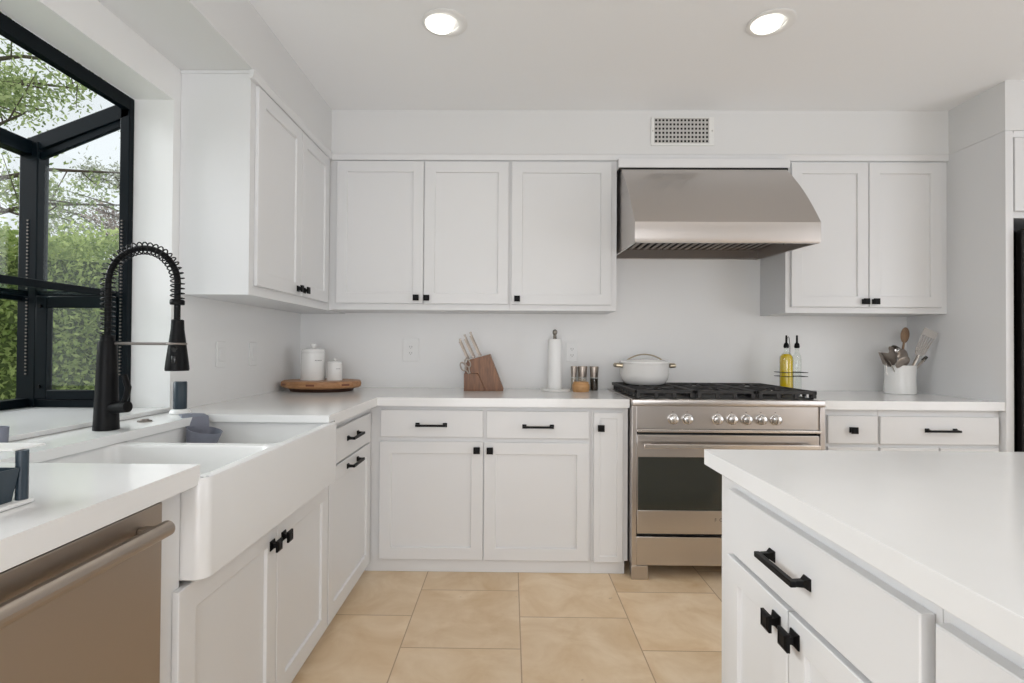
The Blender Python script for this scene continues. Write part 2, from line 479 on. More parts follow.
# glass shelf with dark metal edges
sh = obj('window_shelf', MB().box(XG + .055, XO - .045, y0 + .04, y1 - .042, 1.376, 1.384), 'shelf_glass', win)
b = MB(); b.box(XO - .045, XO - .033, y0 + .03, y1 - .036, 1.366, 1.392, .002); b.box(XG + .043, XG + .055, y0 + .03, y1 - .042, 1.368, 1.390, .002)
obj('shelf_edge', b, 'black_frame', sh)


# ------------------------------------------------------------------ cabinet fronts
def frame_back(x0, y):      # faces -Y: local x runs along +X, local z up
    return Matrix.Translation((x0, y, 0))


def frame_left(y0, x):      # faces +X: local x runs along +Y
    return Matrix.Translation((x, y0, 0)) @ Matrix.Rotation(PI / 2, 4, 'Z')


def frame_island(y0, x):    # faces -X: local x runs along -Y
    return Matrix.Translation((x, y0, 0)) @ Matrix.Rotation(-PI / 2, 4, 'Z')




def shaker(F, x0, x1, z0, z1, parent, name='door', fw=.060, rec=.009, t_=T_):
    b = MB(F)
    t = bmesh.new()

    def rect(a, y): return [t.verts.new(p) for p in ((x0 + a, y, z0 + a), (x1 - a, y, z0 + a), (x1 - a, y, z1 - a), (x0 + a, y, z1 - a))]
    e = .0018
    loops = [rect(0, t_), rect(0, e), rect(e, 0), rect(fw, 0), rect(fw + .002, .001), rect(fw + .004, rec)]
    for A, B in zip(loops, loops[1:]):
        for i in range(4): t.faces.new((A[i], A[(i + 1) % 4], B[(i + 1) % 4], B[i]))
    t.faces.new(loops[-1]); t.faces.new(loops[0][::-1])
    bmesh.ops.recalc_face_normals(t, faces=t.faces[:])
    b.add(t)
    return obj(name, b, 'cabinet_paint', parent, ang=20)


def slab(F, x0, x1, z0, z1, parent, name='drawer', t_=T_):
    b = MB(F); t = bmesh.new()

    def rect(a, y): return [t.verts.new(p) for p in ((x0 + a, y, z0 + a), (x1 - a, y, z0 + a), (x1 - a, y, z1 - a), (x0 + a, y, z1 - a))]
    loops = [rect(0, t_), rect(0, .002), rect(.002, 0)]
    for A, B in zip(loops, loops[1:]):
        for i in range(4): t.faces.new((A[i], A[(i + 1) % 4], B[(i + 1) % 4], B[i]))
    t.faces.new(loops[-1]); t.faces.new(loops[0][::-1])
    bmesh.ops.recalc_face_normals(t, faces=t.faces[:])
    b.add(t)
    return obj(name, b, 'cabinet_paint', parent, ang=20)


def knob(F, x, z, parent):
    b = MB(F); t = bmesh.new(); L = []
    for h, y in ((.0145, 0), (.0145, -.003), (.0075, -.008), (.0065, -.014), (.009, -.017), (.0168, -.019), (.0168, -.025), (.0105, -.0275), (.0105, -.0262)):
        L.append([t.verts.new((x + sx * h, y, z + sz * h)) for sx, sz in ((-1, -1), (1, -1), (1, 1), (-1, 1))])
    for A, B in zip(L, L[1:]):
        for i in range(4): t.faces.new((A[i], A[(i + 1) % 4], B[(i + 1) % 4], B[i]))
    t.faces.new(L[0][::-1]); t.faces.new(L[-1])
    bmesh.ops.recalc_face_normals(t, faces=t.faces[:])
    b.add(t)
    return obj('knob', b, 'black_metal', parent, ang=20)


def pull(F, x, z, parent, L=.158):
    b = MB(F)
    h = L / 2
    for s in (-1, 1):
        c = x + s * (h - .0075)
        t = bmesh.new(); Q = []
        for a, y in ((.0110, 0), (.0110, -.002), (.0060, -.010), (.0052, -.0245)):
            Q.append([t.verts.new((c + sx * a, y, z + sz * a)) for sx, sz in ((-1, -1), (1, -1), (1, 1), (-1, 1))])
        for A, B in zip(Q, Q[1:]):
            for i in range(4): t.faces.new((A[i], A[(i + 1) % 4], B[(i + 1) % 4], B[i]))
        t.faces.new(Q[0][::-1]); t.faces.new(Q[-1])
        bmesh.ops.recalc_face_normals(t, faces=t.faces[:]); b.add(t)
    b.box(x - h, x + h, -.035, -.024, z - .0056, z + .0056, .0015)
    return obj('pull', b, 'black_metal', parent, ang=20)


# ---- back run of base cabinets
FB = frame_back(0, YD)
c = thing('base_cabinet', 'white two-drawer two-door base cabinet under the knife block', 'cabinet', (-.14, 2.98, 0))
obj('cabinet_body', MB().box(XD - T_ - .0005, .4225, YD + T_ + .001, YW - .002, .070, CB - .001), 'cabinet_paint', c)
obj('toe_kick', MB().box(XD - .0445, .4225, YD + T_ + .006, YD + .05, 0.001, .0695), 'cabinet_paint', c)
d = slab(FB, -.676, -.141, .708, .848, c); pull(FB, -.411, .771, d)
d = slab(FB, -.123, .411, .704, .846, c); pull(FB, .146, .767, d)
d = shaker(FB, -.681, -.1395, .071, .684, c); knob(FB, -.172, .643, d)
d = shaker(FB, -.1345, .410, .071, .682, c); knob(FB, -.104, .642, d)
c = thing('base_cabinet', 'narrow white pull-out base cabinet with one knob, left of the range', 'cabinet', (.52, 2.98, 0))
obj('cabinet_body', MB().box(.4235, .615, YD + T_ + .001, YW - .002, .070, CB - .001), 'cabinet_paint', c)
obj('toe_kick', MB().box(.4235, .600, YD + T_ + .006, YD + .05, 0.001, .0695), 'cabinet_paint', c)
d = shaker(FB, .436, .588, .066, .842, c, 'pull_out_front', fw=.030, rec=.004); knob(FB, .4705, .763, d)
# right of the range
c = thing('base_cabinet', 'narrow white base cabinet with single knob, right of the range', 'cabinet', (1.76, 2.98, 0))
obj('cabinet_body', MB().box(1.612, 1.909, YD + T_ + .001, YW - .002, .070, CB - .001), 'cabinet_paint', c)
obj('toe_kick', MB().box(1.622, 1.909, YD + T_ + .006, YD + .05, 0.001, .0695), 'cabinet_paint', c)
d = slab(FB, 1.645, 1.900, .692, .836, c); knob(FB, 1.768, .763, d)
d = shaker(FB, 1.645, 1.900, .071, .674, c)
c = thing('base_cabinet', 'wide white drawer base cabinet under the utensil crock', 'cabinet', (2.22, 2.98, 0))
obj('cabinet_body', MB().box(1.910, XP - .001, YD + T_ + .001, YW - .002, .070, CB - .001), 'cabinet_paint', c)
obj('toe_kick', MB().box(1.910, XP - .001, YD + T_ + .006, YD + .05, 0.001, .0695), 'cabinet_paint', c)
d = slab(FB, 1.915, 2.520, .690, .833, c); pull(FB, 2.222, .763, d)
d = shaker(FB, 1.915, 2.214, .071, .672, c); d = shaker(FB, 2.219, 2.520, .071, .672, c)

# ---- left run of base cabinets
FL = frame_left(0, XD)
c = thing('base_cabinet', 'white base cabinet with drawer and tall pull-out, beside the sink corner', 'cabinet', (-1.04, 2.32, 0))
obj('cabinet_body', MB().box(XW + .002, XD - T_ - .001, 2.013, YD + T_, .070, CB - .001), 'cabinet_paint', c)
obj('toe_kick', MB().box(XD - .07, XD - .045, 2.013, YD + .02, 0.001, .0695), 'cabinet_paint', c)
d = slab(FL, 2.024, 2.620, .694, .838, c); pull(FL, 2.318, .774, d)
d = shaker(FL, 2.024, 2.620, .073, .685, c, 'pull_out_front'); pull(FL, 2.318, .652, d)
c = thing('sink_cabinet', 'white two-door cabinet under the apron sink', 'cabinet', (-1.04, 1.55, 0))
b = MB(); b.box(XW + .002, XD - T_ - .001, 1.056, 2.012, .070, .640); b.box(XW + .002, XD - T_ - .001, 1.056, 1.1275, .640, .867)
obj('cabinet_body', b, 'cabinet_paint', c)
obj('toe_kick', MB().box(XD - .07, XD - .045, 1.056, 2.012, 0.001, .0695), 'cabinet_paint', c)
d = shaker(FL, 1.104, 1.5705, .073, .644, c); knob(FL, 1.536, .580, d)
d = shaker(FL, 1.5745, 2.012, .073, .644, c); knob(FL, 1.612, .580, d)

# ---- dishwasher
c = thing('dishwasher', 'bronze-grey steel dishwasher with bar handle, left of the sink', 'dishwasher', (-1.04, .75, 0))
obj('body', MB().box(XW + .05, XD - .024, .452, 1.046, .07, .862), 'black_and_gap_shade', c)
b = MB(); b.box(XD - .022, XD, .4555, 1.048, .105, .858, .003)
obj('door', b, 'dishwasher_steel', c)
obj('toe_panel', MB().box(XD - .07, XD - .045, .452, 1.046, .002, .10), 'black_and_gap_shade', c)
b = MB()
hx, hz = -.680, .8165
b.tube([(hx, .478, hz), (hx, 1.012, hz)], .0155, 18)
for y in (.515, .985): b.box(XD + .0005, hx, y - .012, y + .012, hz - .008, hz + .010, .003)
obj('handle', b, 'dishwasher_steel', c)
# cabinet nearer than the dishwasher, at the edge of sight
c = thing('base_cabinet', 'white base cabinet nearer than the dishwasher at the left edge', 'cabinet', (-1.04, .1, 0))
obj('cabinet_body', MB().box(XW + .002, XD - T_ - .001, -.45, .449, .07, CB - .001), 'cabinet_paint', c)
d = shaker(FL, -.445, .445, .073, .842, c)

# ---- countertops
b = MB()
CZ = .886
CUT = (-1.172, 1.138, 1.950)
b.prism([(XW + .001, -.5), (-.693, -.5), (-.693, CUT[1]), (CUT[0], CUT[1]), (CUT[0], CUT[2]), (-.693, CUT[2]), (-.693, 2.6454), (.6165, 2.6454), (.6165, YW - .001), (XW + .001, YW - .001)], 'z', CZ, CT)
b.prism([(-.713, -.5), (-.693, -.5), (-.693, CUT[1]), (-.713, CUT[1])], 'z', CB + .0005, CZ)
b.prism([(-.713, CUT[2] + .065), (-.693, CUT[2] + .065), (-.693, 2.6454), (.6165, 2.6454), (.6165, 2.6654), (-.713, 2.6654)], 'z', CB + .0005, CZ)
single('countertop', b, 'quartz', 'white quartz L-shaped countertop round the sink and along the back wall', 'countertop', (-.9, 2.9, CB))
b = MB()
b.box(1.604, XP - .0005, 2.6454, YW - .001, CZ, CT); b.box(1.604, XP - .0005, 2.6454, 2.6654, CB + .0005, CZ)
single('countertop', b, 'quartz', 'short white quartz countertop between range and fridge panel', 'countertop', (2.05, 2.95, CB))


# ---- apron sink
def rrect(x0, x1, y0, y1, r, n=6, rr=None):
    """rounded rectangle, rr gives radii for (x1,y1),(x0,y1),(x0,y0),(x1,y0)"""
    rr = rr or (r,) * 4; P = []
    for k, (cx, cy, sx, sy) in enumerate(((x1, y1, -1, -1), (x0, y1, 1, -1), (x0, y0, 1, 1), (x1, y0, -1, 1))):
        q = rr[k]
        for i in range(n + 1):
            a = k * PI / 2 + i / n * PI / 2
            P.append((cx + sx * q + q * math.cos(a), cy + sy * q + q * math.sin(a)))
    return P


c = thing('apron_sink', 'white double-bowl fireclay apron sink below the window', 'sink', (-.94, 1.55, .655))
t = bmesh.new()
RZ = .8845
outer = rrect(-1.215, -.675, 1.130, 2.000, .05, rr=(.022, .02, .02, .028))


def ring(P, z): return [t.verts.new((x, y, z)) for x, y in P]


def edges(R): return [t.edges.get((R[i], R[(i + 1) % len(R)])) or t.edges.new((R[i], R[(i + 1) % len(R)])) for i in range(len(R))]


def inset(P, d):
    cx = sum(p[0] for p in P) / len(P); cy = sum(p[1] for p in P) / len(P)
    hx_ = max(p[0] for p in P) - cx; hy_ = max(p[1] for p in P) - cy
    return [(cx + (x - cx) * (1 - d / hx_), cy + (y - cy) * (1 - d / hy_)) for x, y in P]


def bridge(A, B):
    n = len(A)
    for i in range(n): t.faces.new((A[i], A[(i + 1) % n], B[(i + 1) % n], B[i]))


o0 = ring(inset(outer, .006), RZ); o1 = ring(inset(outer, .002), RZ - .002); o2 = ring(outer, RZ - .008); o3 = ring(outer, .659); o4 = ring(inset(outer, .006), .655)
bridge(o0, o1); bridge(o1, o2); bridge(o2, o3); bridge(o3, o4); t.faces.new(o4)
E_ = edges(o0)
for (ya, yb) in ((1.158, 1.502), (1.536, 1.972)):
    P = rrect(-1.182, -.700, ya, yb, .035)
    r0 = ring(P, RZ); r1 = ring(inset(P, .002), RZ - .002); r2 = ring(inset(P, .004), RZ - .01); r3 = ring(inset(P, .016), .70); r4 = ring(inset(P, .035), .685)
    bridge(r0, r1); bridge(r1, r2); bridge(r2, r3); bridge(r3, r4); t.faces.new(r4)
    E_ += edges(r0)
bmesh.ops.triangle_fill(t, use_beauty=True, edges=E_)
bmesh.ops.recalc_face_normals(t, faces=t.faces[:])
b = MB(); b.add(t)
obj('basin', b, 'fireclay', c, ang=40)
for yc in (1.326, 1.754):
    b = MB(); b.lathe([(0, 0), (.045, 0), (.045, .003), (.036, .004), (.030, .001), (0, .001)], (-.94, yc, .6855), 28)
    obj('drain', b, 'chrome', c)
b = MB(); b.box(-.700, -.688, 1.1400, 1.1425, RZ + .0001, RZ + .0005); b.box(-.686, -.680, 1.1480, 1.1505, RZ + .0001, RZ + .0005)
obj('stamp', b, 'grey_silicone', c)

# ---- faucet
fx, fy = -1.263, 1.585
c = thing('faucet', 'tall black spring-neck kitchen faucet behind the sink', 'faucet', (fx, fy, CT))
b = MB(); b.lathe([(0, .0005), (.0345, .0005), (.0350, .004), (.0335, .03), (.0300, .13), (.0262, .24), (.0255, .272), (.024, .277), (0, .277)], (fx, fy, CT), 32)
obj('body', b, 'black_metal', c)
AR = .1095; AZ = 1.374
path = [(fx, fy, 1.190 + (AZ - 1.190) * i / 14) for i in range(14)]
path += [(fx + AR - AR * math.cos(PI * i / 30), fy, AZ + AR * math.sin(PI * i / 30)) for i in range(31)]
path += [(fx + 2 * AR, fy, AZ - (AZ - 1.318) * i / 5) for i in range(1, 6)]
b = MB(); b.tube(path + [(fx + 2 * AR, fy, 1.25)], .0092, 14)
obj('hose', b, 'black_metal', c)
# coil along the path
cum = [0]
for p, q in zip(path, path[1:]): cum.append(cum[-1] + (Vector(q) - Vector(p)).length)


def along(s):
    for i in range(len(cum) - 1):
        if s <= cum[i + 1] or i == len(cum) - 2:
            f = (s - cum[i]) / (cum[i + 1] - cum[i]); a, q = Vector(path[i]), Vector(path[i + 1])
            return a.lerp(q, f), (q - a).normalized()


TL = cum[-1]; turns = 38; K = turns * 14
pts = []
for k in range(K + 1):
    s = TL * k / K
    p, tg = along(s); bi = Vector((0, 1, 0)); nr = bi.cross(tg).normalized()
    a = 2 * PI * turns * k / K
    pts.append(p + (nr * math.cos(a) + bi * math.sin(a)) * .0185)
b = MB(); b.tube(pts, .0021, 6)
obj('spring', b, 'black_metal', c)
b = MB(); b.lathe([(0, 0), (.0195, 0), (.0205, .004), (.0205, .012), (.018, .016), (0, .016)], (fx + 2 * AR, fy, 1.306), 24)
obj('collar', b, 'black_metal', c)
b = MB(); b.lathe([(0, 0), (.0195, 0), (.0195, .02), (0, .02)], (fx, fy, 1.190), 24)
obj('neck_ring', b, 'black_metal', c)
sx_ = fx + 2 * AR
b = MB(); b.lathe([(0, 0), (.0325, 0), (.0335, .006), (.031, .03), (.0235, .09), (.0185, .13), (.0175, .158), (.014, .160), (0, .160)], (sx_ + .002, fy, 1.100), 28)
sp_ = obj('spray_head', b, 'black_metal', c)
b = MB(); b.box(sx_ + .004, sx_ + .018, fy - .0335, fy - .024, 1.122, 1.148, .004); b.cyl((sx_ + .010, fy - .022, 1.168), (sx_ + .010, fy - .0285, 1.166), .008, n=16)
obj('spray_button', b, 'fridge_black', sp_)
b = MB(); b.tube([(fx + .02, fy, 1.184), (sx_ - .017, fy, 1.184)], .0045, 10); b.tube([(sx_ + .0245 * math.cos(a), fy + .0245 * math.sin(a), 1.184) for a in [2 * PI * i / 20 for i in range(20)]], .004, 8, closed=True)
obj('support_arm', b, 'filter_steel', c)
b = MB(); b.cyl((fx + .022, fy - .006, .984), (fx + .078, fy - .014, .988), .019, .0175, 22)
b.tube([(fx + .064, fy - .012, 1.003), (fx + .074, fy - .013, 1.025), (fx + .078, fy - .014, 1.048), (fx + .070, fy - .014, 1.070), (fx + .066, fy - .014, 1.088)], [.007, .0075, .008, .0075, .006], 10, flat=1.4)
obj('lever', b, 'black_metal', c)

# small round switch on the counter
b = MB(); b.lathe([(0, .0003), (.0225, .0003), (.0225, .004), (.020, .0055), (.014, .0055), (.013, .009), (0, .0095)], (-1.266, 1.757, CT), 28)
single('air_switch', b, 'filter_steel', 'small round silver button on the counter right of the faucet', 'button', (-1.266, 1.757, CT))

# soap bottle and silicone caddy by the window jamb
px, py = -1.285, 1.975
c = thing('soap_dispenser', 'slim navy cylinder on a white foot behind the grey caddy', 'dispenser', (px, py, CT))
obj('foot', MB().lathe([(0, .0005), (.036, .0005), (.037, .006), (.030, .016), (.024, .018), (0, .018)], (px, py, CT), 28), 'white_plastic', c)
obj('bottle', MB().lathe([(0, .018), (.0225, .018), (.0235, .022), (.0235, .120), (.0215, .124), (0, .124)], (px, py, CT), 28), 'navy_plastic', c)
t = bmesh.new()
gx, gy = -1.112, 1.850


def cup(rx, ry, z, cx, cy, sk):
    R = []
    for i in range(28):
        a = 2 * PI * i / 28
        x = rx * math.cos(a); y = ry * math.sin(a)
        R.append(t.verts.new((cx + x, cy + y, z + sk * (x / rx))))
    return R


A = [cup(.026, .042, .765, gx - .022, gy, 0), cup(.034, .050, .775, gx - .020, gy, 0), cup(.058, .058, .872, gx, gy, -.012), cup(.0545, .0545, .872, gx, gy, -.012), cup(.032, .046, .785, gx - .020, gy, 0), cup(.022, .036, .778, gx - .022, gy, 0)]
for P, Q in zip(A, A[1:]): bridge(P, Q)
t.faces.new(A[0][::-1]); t.faces.new(A[-1])
bmesh.ops.recalc_face_normals(t, faces=t.faces[:])
b = MB(); b.add(t)
c = thing('sink_caddy', 'grey silicone sponge caddy hanging over the sink edge', 'caddy', (gx, gy, .775))
obj('pouch', b, 'grey_silicone', c)
b = MB(); strip = [(-1.243, 1.937, .9185), (-1.215, 1.918, .921), (-1.185, 1.897, .921), (-1.166, 1.882, .914), (-1.160, 1.876, .890), (-1.158, 1.874, .860)]
t = bmesh.new(); L1, L2, L3, L4 = [], [], [], []
for (x, y, z), wd in zip(strip, (.020, .030, .040, .046, .048, .046)):
    dx, dy = .55 * wd, .83 * wd
    L1.append(t.verts.new((x - dx, y - dy, z))); L2.append(t.verts.new((x + dx, y + dy, z)))
    L3.append(t.verts.new((x + dx - .002, y + dy, z - .004))); L4.append(t.verts.new((x - dx - .002, y - dy, z - .004)))
for i in range(len(strip) - 1):
    for P, Q in ((L1, L2), (L2, L3), (L3, L4), (L4, L1)): t.faces.new((P[i], P[i + 1], Q[i + 1], Q[i]))
t.faces.new((L1[0], L2[0], L3[0], L4[0])); t.faces.new((L1[-1], L2[-1], L3[-1], L4[-1]))
bmesh.ops.recalc_face_normals(t, faces=t.faces[:]); b.add(t)
obj('strap', b, 'grey_silicone', c)

# organiser at the left edge of the counter
ox, oy = -.815, .846
c = thing('sink_organizer', 'navy counter organiser with tray and flat steel top, cut by the left photo edge', 'organizer', (ox - .06, oy, CT))
obj('base_plate', MB().box(ox - .16, ox + .012, oy - .070, oy + .012, CT + .0005, CT + .008, .003), 'white_plastic', c)
obj('post', MB().lathe([(0, .008), (.0088, .008), (.0088, .0895), (0, .0895)], (ox, oy, CT), 22), 'navy_plastic', c)
obj('post', MB().lathe([(0, .008), (.0088, .008), (.0088, .0895), (0, .0895)], (ox - .14, oy, CT), 22), 'navy_plastic', c)
obj('top_plate', MB().box(ox - .165, ox - .002, oy - .014, oy + .046, CT + .090, CT + .093, .001), 'white_plastic', c)
t = bmesh.new()
Q = []
for (x0, x1, y0_, y1_, z) in ((ox - .125, ox - .003, oy - .062, oy - .014, CT + .0085), (ox - .130, ox + .006, oy - .068, oy - .010, CT + .063), (ox - .127, ox + .003, oy - .065, oy - .013, CT + .063), (ox - .122, ox - .006, oy - .059, oy - .017, CT + .012)):
    Q.append([t.verts.new(p) for p in ((x0, y0_, z), (x1, y0_, z), (x1, y1_, z), (x0, y1_, z))])
for P, R in zip(Q, Q[1:]):
    for i in range(4): t.faces.new((P[i], P[(i + 1) % 4], R[(i + 1) % 4], R[i]))
t.faces.new(Q[0][::-1]); t.faces.new(Q[-1]); bmesh.ops.recalc_face_normals(t, faces=t.faces[:])
b = MB(); b.add(t); obj('tray', b, 'navy_plastic', c)
b = MB(); b.lathe([(0, .0005), (.022, .0005), (.024, .05), (.022, .05), (.020, .004), (0, .004)], (-1.335, 1.315, CT), 26)
single('cup', b, 'grey_silicone', 'small grey cup at the left photo edge below the window', 'cup', (-1.335, 1.315, CT))

# ------------------------------------------------------------------ upper cabinets
FU = frame_back(0, YU)
c = thing('wall_cabinet', 'white two-door upper cabinet on the back wall, in the left corner', 'cabinet', (-.53, 3.13, 1.392))
obj('cabinet_body', MB().box(XU - T_ - .0005, -.0078, YU + T_ + .001, YW - .001, 1.394, ZT), 'cabinet_paint', c)
d = shaker(FU, -1.026, -.5145, 1.432, 2.266, c); knob(FU, -.553, 1.464, d)
d = shaker(FU, -.5095, -.016, 1.430, 2.264, c); knob(FU, -.491, 1.463, d)
c = thing('wall_cabinet', 'white single-door upper cabinet left of the range hood', 'cabinet', (.30, 3.13, 1.392))
obj('cabinet_body', MB().box(-.0072, .6165, YU + T_ + .001, YW - .001, 1.394, ZT), 'cabinet_paint', c)
d = shaker(FU, .002, .584, 1.428, 2.262, c); knob(FU, .036, 1.461, d)
c = thing('wall_cabinet', 'white two-door upper cabinet right of the range hood', 'cabinet', (2.07, 3.13, 1.392))
obj('cabinet_body', MB().box(1.600, XP - .001, YU + T_ + .001, YW - .001, 1.389, ZT), 'cabinet_paint', c)
d = shaker(FU, 1.628, 2.0705, 1.424, 2.262, c); knob(FU, 2.045, 1.456, d)
d = shaker(FU, 2.0755, 2.490, 1.424, 2.262, c); knob(FU, 2.103, 1.456, d)
FLU = frame_left(0, XU)
c = thing('wall_cabinet', 'white two-door upper cabinet beside the window', 'cabinet', (-1.21, 2.55, 1.386))
obj('cabinet_body', MB().box(XW + .001, XU - T_ - .001, 2.0725, YW - .002, 1.388, ZT), 'cabinet_paint', c)
d = shaker(FLU, 2.112, 2.556, 1.430, 2.264, c); knob(FLU, 2.518, 1.463, d)
d = shaker(FLU, 2.561, 2.945, 1.430, 2.264, c); knob(FLU, 2.598, 1.463, d)
# tall panel, fridge and the cabinet above it
b = MB(); b.box(XP, XP + .040, 2.640, YW - .001, 0.001, ZT, .001)
single('end_panel', b, 'cabinet_paint', 'tall white end panel between countertop and black fridge', 'panel', (XP + .02, 2.95, 0))
FF = frame_back(0, 2.640)
c = thing('wall_cabinet', 'white cabinet above the black fridge at the right edge', 'cabinet', (3.03, 2.95, 1.863))
obj('cabinet_body', MB().box(XP + .041, 3.50, 2.661, YW - .001, 1.863, ZT), 'cabinet_paint', c)
d = shaker(FF, 2.583, 3.030, 1.895, 2.274, c); d = shaker(FF, 3.036, 3.490, 1.895, 2.274, c)
b = MB(); b.prism([(2.658 + y, 2.275 + z) for y, z in [(0, 0), (-.012, .003), (-.020, .030), (0, .033)]], 'x', XP + .042, 3.5)
obj('crown', b, 'cabinet_paint', c)
c = thing('refrigerator', 'tall black refrigerator at the right edge beside white panel', 'refrigerator', (3.03, 2.95, 0))
obj('body', MB().box(2.592, 3.47, 2.66, 3.27, .02, 1.80, .004), 'fridge_black', c)
for x0, x1, hx_ in ((2.594, 3.028, 2.98), (3.034, 3.468, 3.08)):
    d = obj('door', MB().box(x0, x1, 2.585, 2.655, .06, 1.798, .012, 3), 'fridge_black', c)
    b = MB(); b.tube([(hx_, 2.583, .8), (hx_, 2.545, .82), (hx_, 2.545, 1.58), (hx_, 2.583, 1.60)], .011, 12); obj('handle', b, 'fridge_black', d)
obj('foot_grille', MB().box(2.60, 3.46, 2.68, 3.2, .001, .02), 'black_and_gap_shade', c)

# ------------------------------------------------------------------ range
rx0, rx1, YR = .622, 1.600, 2.614
rc = (rx0 + rx1) / 2
c = thing('range', 'stainless steel gas range with black grates below the hood', 'range', (rc, 2.95, 0))
b = MB()
b.box(rx0, rx1, 2.655, 3.275, .072, .884)
b.box(rx0, rx0 + .024, YR, 2.66, .072, .884, .002); b.box(rx1 - .024, rx1, YR, 2.66, .072, .884, .002)
obj('body', b, 'stainless', c)
b = MB()
b.box(rx0, rx1, YR - .006, 3.275, .884, .918, .006, 3)
obj('cooktop', b, 'stainless', c)
obj('control_panel', MB().box(rx0 + .025, rx1 - .025, YR + .010, 2.654, .768, .8835), 'stainless', c)
obj('ledge', MB().box(rx0 + .025, rx1 - .025, YR - .012, 2.654, .752, .766, .002), 'stainless_plain', c)
for i, x in enumerate((.832, .905, 1.058, 1.131, 1.205, 1.279, 1.353)):
    b = MB(); b.lathe([(0, 0), (.0275, 0), (.0275, .004), (.0235, .006), (.0235, .022), (.0225, .026), (.020, .028), (0, .0285)], (x, YR + .0098, .8175), 28, axis=(0, -1, 0))
    k = obj('control_knob', b, 'chrome', c)
    b = MB(); b.box(x - .0035, x + .0035, YR - .0255, YR - .016, .798, .837, .0015); obj('knob_grip', b, 'stainless_plain', k)
# little marks above knobs
for x in (.832, .905, 1.058, 1.131, 1.205, 1.279, 1.353):
    obj('knob_mark', MB().box(x - .004, x + .004, YR + .0094, YR + .0099, .853, .8555), 'ink', c)
b = MB(); b.box(rx0 + .027, rx1 - .027, YR + .004, 2.654, .624, .737, .002)
b.box(rx0 + .027, rx1 - .027, YR + .004, 2.654, .234, .352, .002)
b.box(rx0 + .027, rx0 + .032, YR + .004, 2.654, .352, .624); b.box(rx1 - .032, rx1 - .027, YR + .004, 2.654, .352, .624)
door = obj('oven_door', b, 'stainless', c)
obj('oven_window', MB().box(rx0 + .0325, rx1 - .0325, YR + .005, 2.653, .353, .6235, .001), 'oven_glass', door)
b = MB(); b.box(rx0 + .05, rx1 - .05, YR - .050, YR - .034, .678, .698, .002)
for x in (rx0 + .09, rx1 - .09): b.box(x - .012, x + .012, YR - .036, YR + .0035, .678, .692, .002)
obj('handle', b, 'stainless_plain', door)
text_part('lettering', 'FORNO', .024, (rc, YR + .0032, .306), (PI / 2, 0, 0), 'ink', door)
obj('slot_shade', MB().box(rx0 + .025, rx1 - .025, YR + .03, 2.6545, .2185, .2335), 'black_and_gap_shade', c)  # near-black strips paint the shade in both slots
obj('slot_shade', MB().box(rx0 + .025, rx1 - .025, YR + .03, 2.6545, .7372, .7515), 'black_and_gap_shade', c)
obj('drawer', MB().box(rx0 + .025, rx1 - .025, YR + .004, 2.654, .073, .218, .002), 'stainless', c)
for x0, x1 in ((rx0, rx0 + .084), (rx1 - .084, rx1)):
    obj('leg', MB().box(x0, x1, YR + .002, YR + .05, .0008, .0715, .002), 'stainless', c)
for x in (rx0 + .04, rx1 - .04): obj('leg', MB().cyl((x, 3.2, .0008), (x, 3.2, .0725), .02), 'stainless_plain', c)
# burners and grates
obj('spill_tray', MB().box(rx0 + .03, rx1 - .03, 2.66, 3.235, .9185, .924, .002), 'cast_iron', c)
for (bx, by, br) in ((.79, 2.80, .045), (.79, 3.09, .035), (rc, 2.945, .06), (1.43, 2.80, .038), (1.43, 3.09, .048)):
    b = MB(); b.lathe([(0, 0), (br + .012, 0), (br + .012, .008), (br, .009), (br, .018), (br - .006, .021), (0, .022)], (bx, by, .9245), 26)
    obj('burner', b, 'cast_iron', c)
gw = (rx1 - rx0 - .036) / 3
for g in range(3):
    gx0 = rx0 + .018 + g * gw + .003; gx1 = gx0 + gw - .006; gy0, gy1 = 2.648, 3.245; gz0, gz1 = .944, .962
    b = MB()
    b.box(gx0, gx1, gy0, gy0 + .014, gz0 + .002, gz1, .002); b.box(gx0, gx1, gy1 - .014, gy1, gz0 + .002, gz1, .002)
    for k in range(4): b.box(gx0 + .01 + k * .092, gx0 + .03 + k * .092, gy0, gy0 + .014, .9245, gz0 + .003, .002)
    b.box(gx0, gx0 + .014, gy0, gy1, gz0, gz1, .002); b.box(gx1 - .014, gx1, gy0, gy1, gz0, gz1, .002)
    mx = (gx0 + gx1) / 2
    b.box(gx0, gx1, 2.938, 2.954, gz0, gz1, .002)
    for cy in (2.795, 3.095):
        for a in range(8):
            an = a * PI / 4 + .0
            dx, dy = math.cos(an), math.sin(an)
            r1 = .150 if a % 2 == 0 else .19
            x1_ = max(gx0 + .007, min(gx1 - .007, mx + dx * r1)); y1_ = max(cy - .142, min(cy + .142, cy + dy * r1))
            b.tube([(mx + dx * .035, cy + dy * .035, gz1 - .002), (mx + dx * .06, cy + dy * .06, gz1 - .004), (x1_, y1_, gz0 + .008)], [.0055, .0075, .0075], 6)
    for x in (gx0 + .007, gx1 - .007):
        for k in range(9): b.box(x - .007, x + .007, gy0 + .03 + k * .062, gy0 + .05 + k * .062, .9245, gz0 + .003, .002)
    obj('grate', b, 'cast_iron', c)

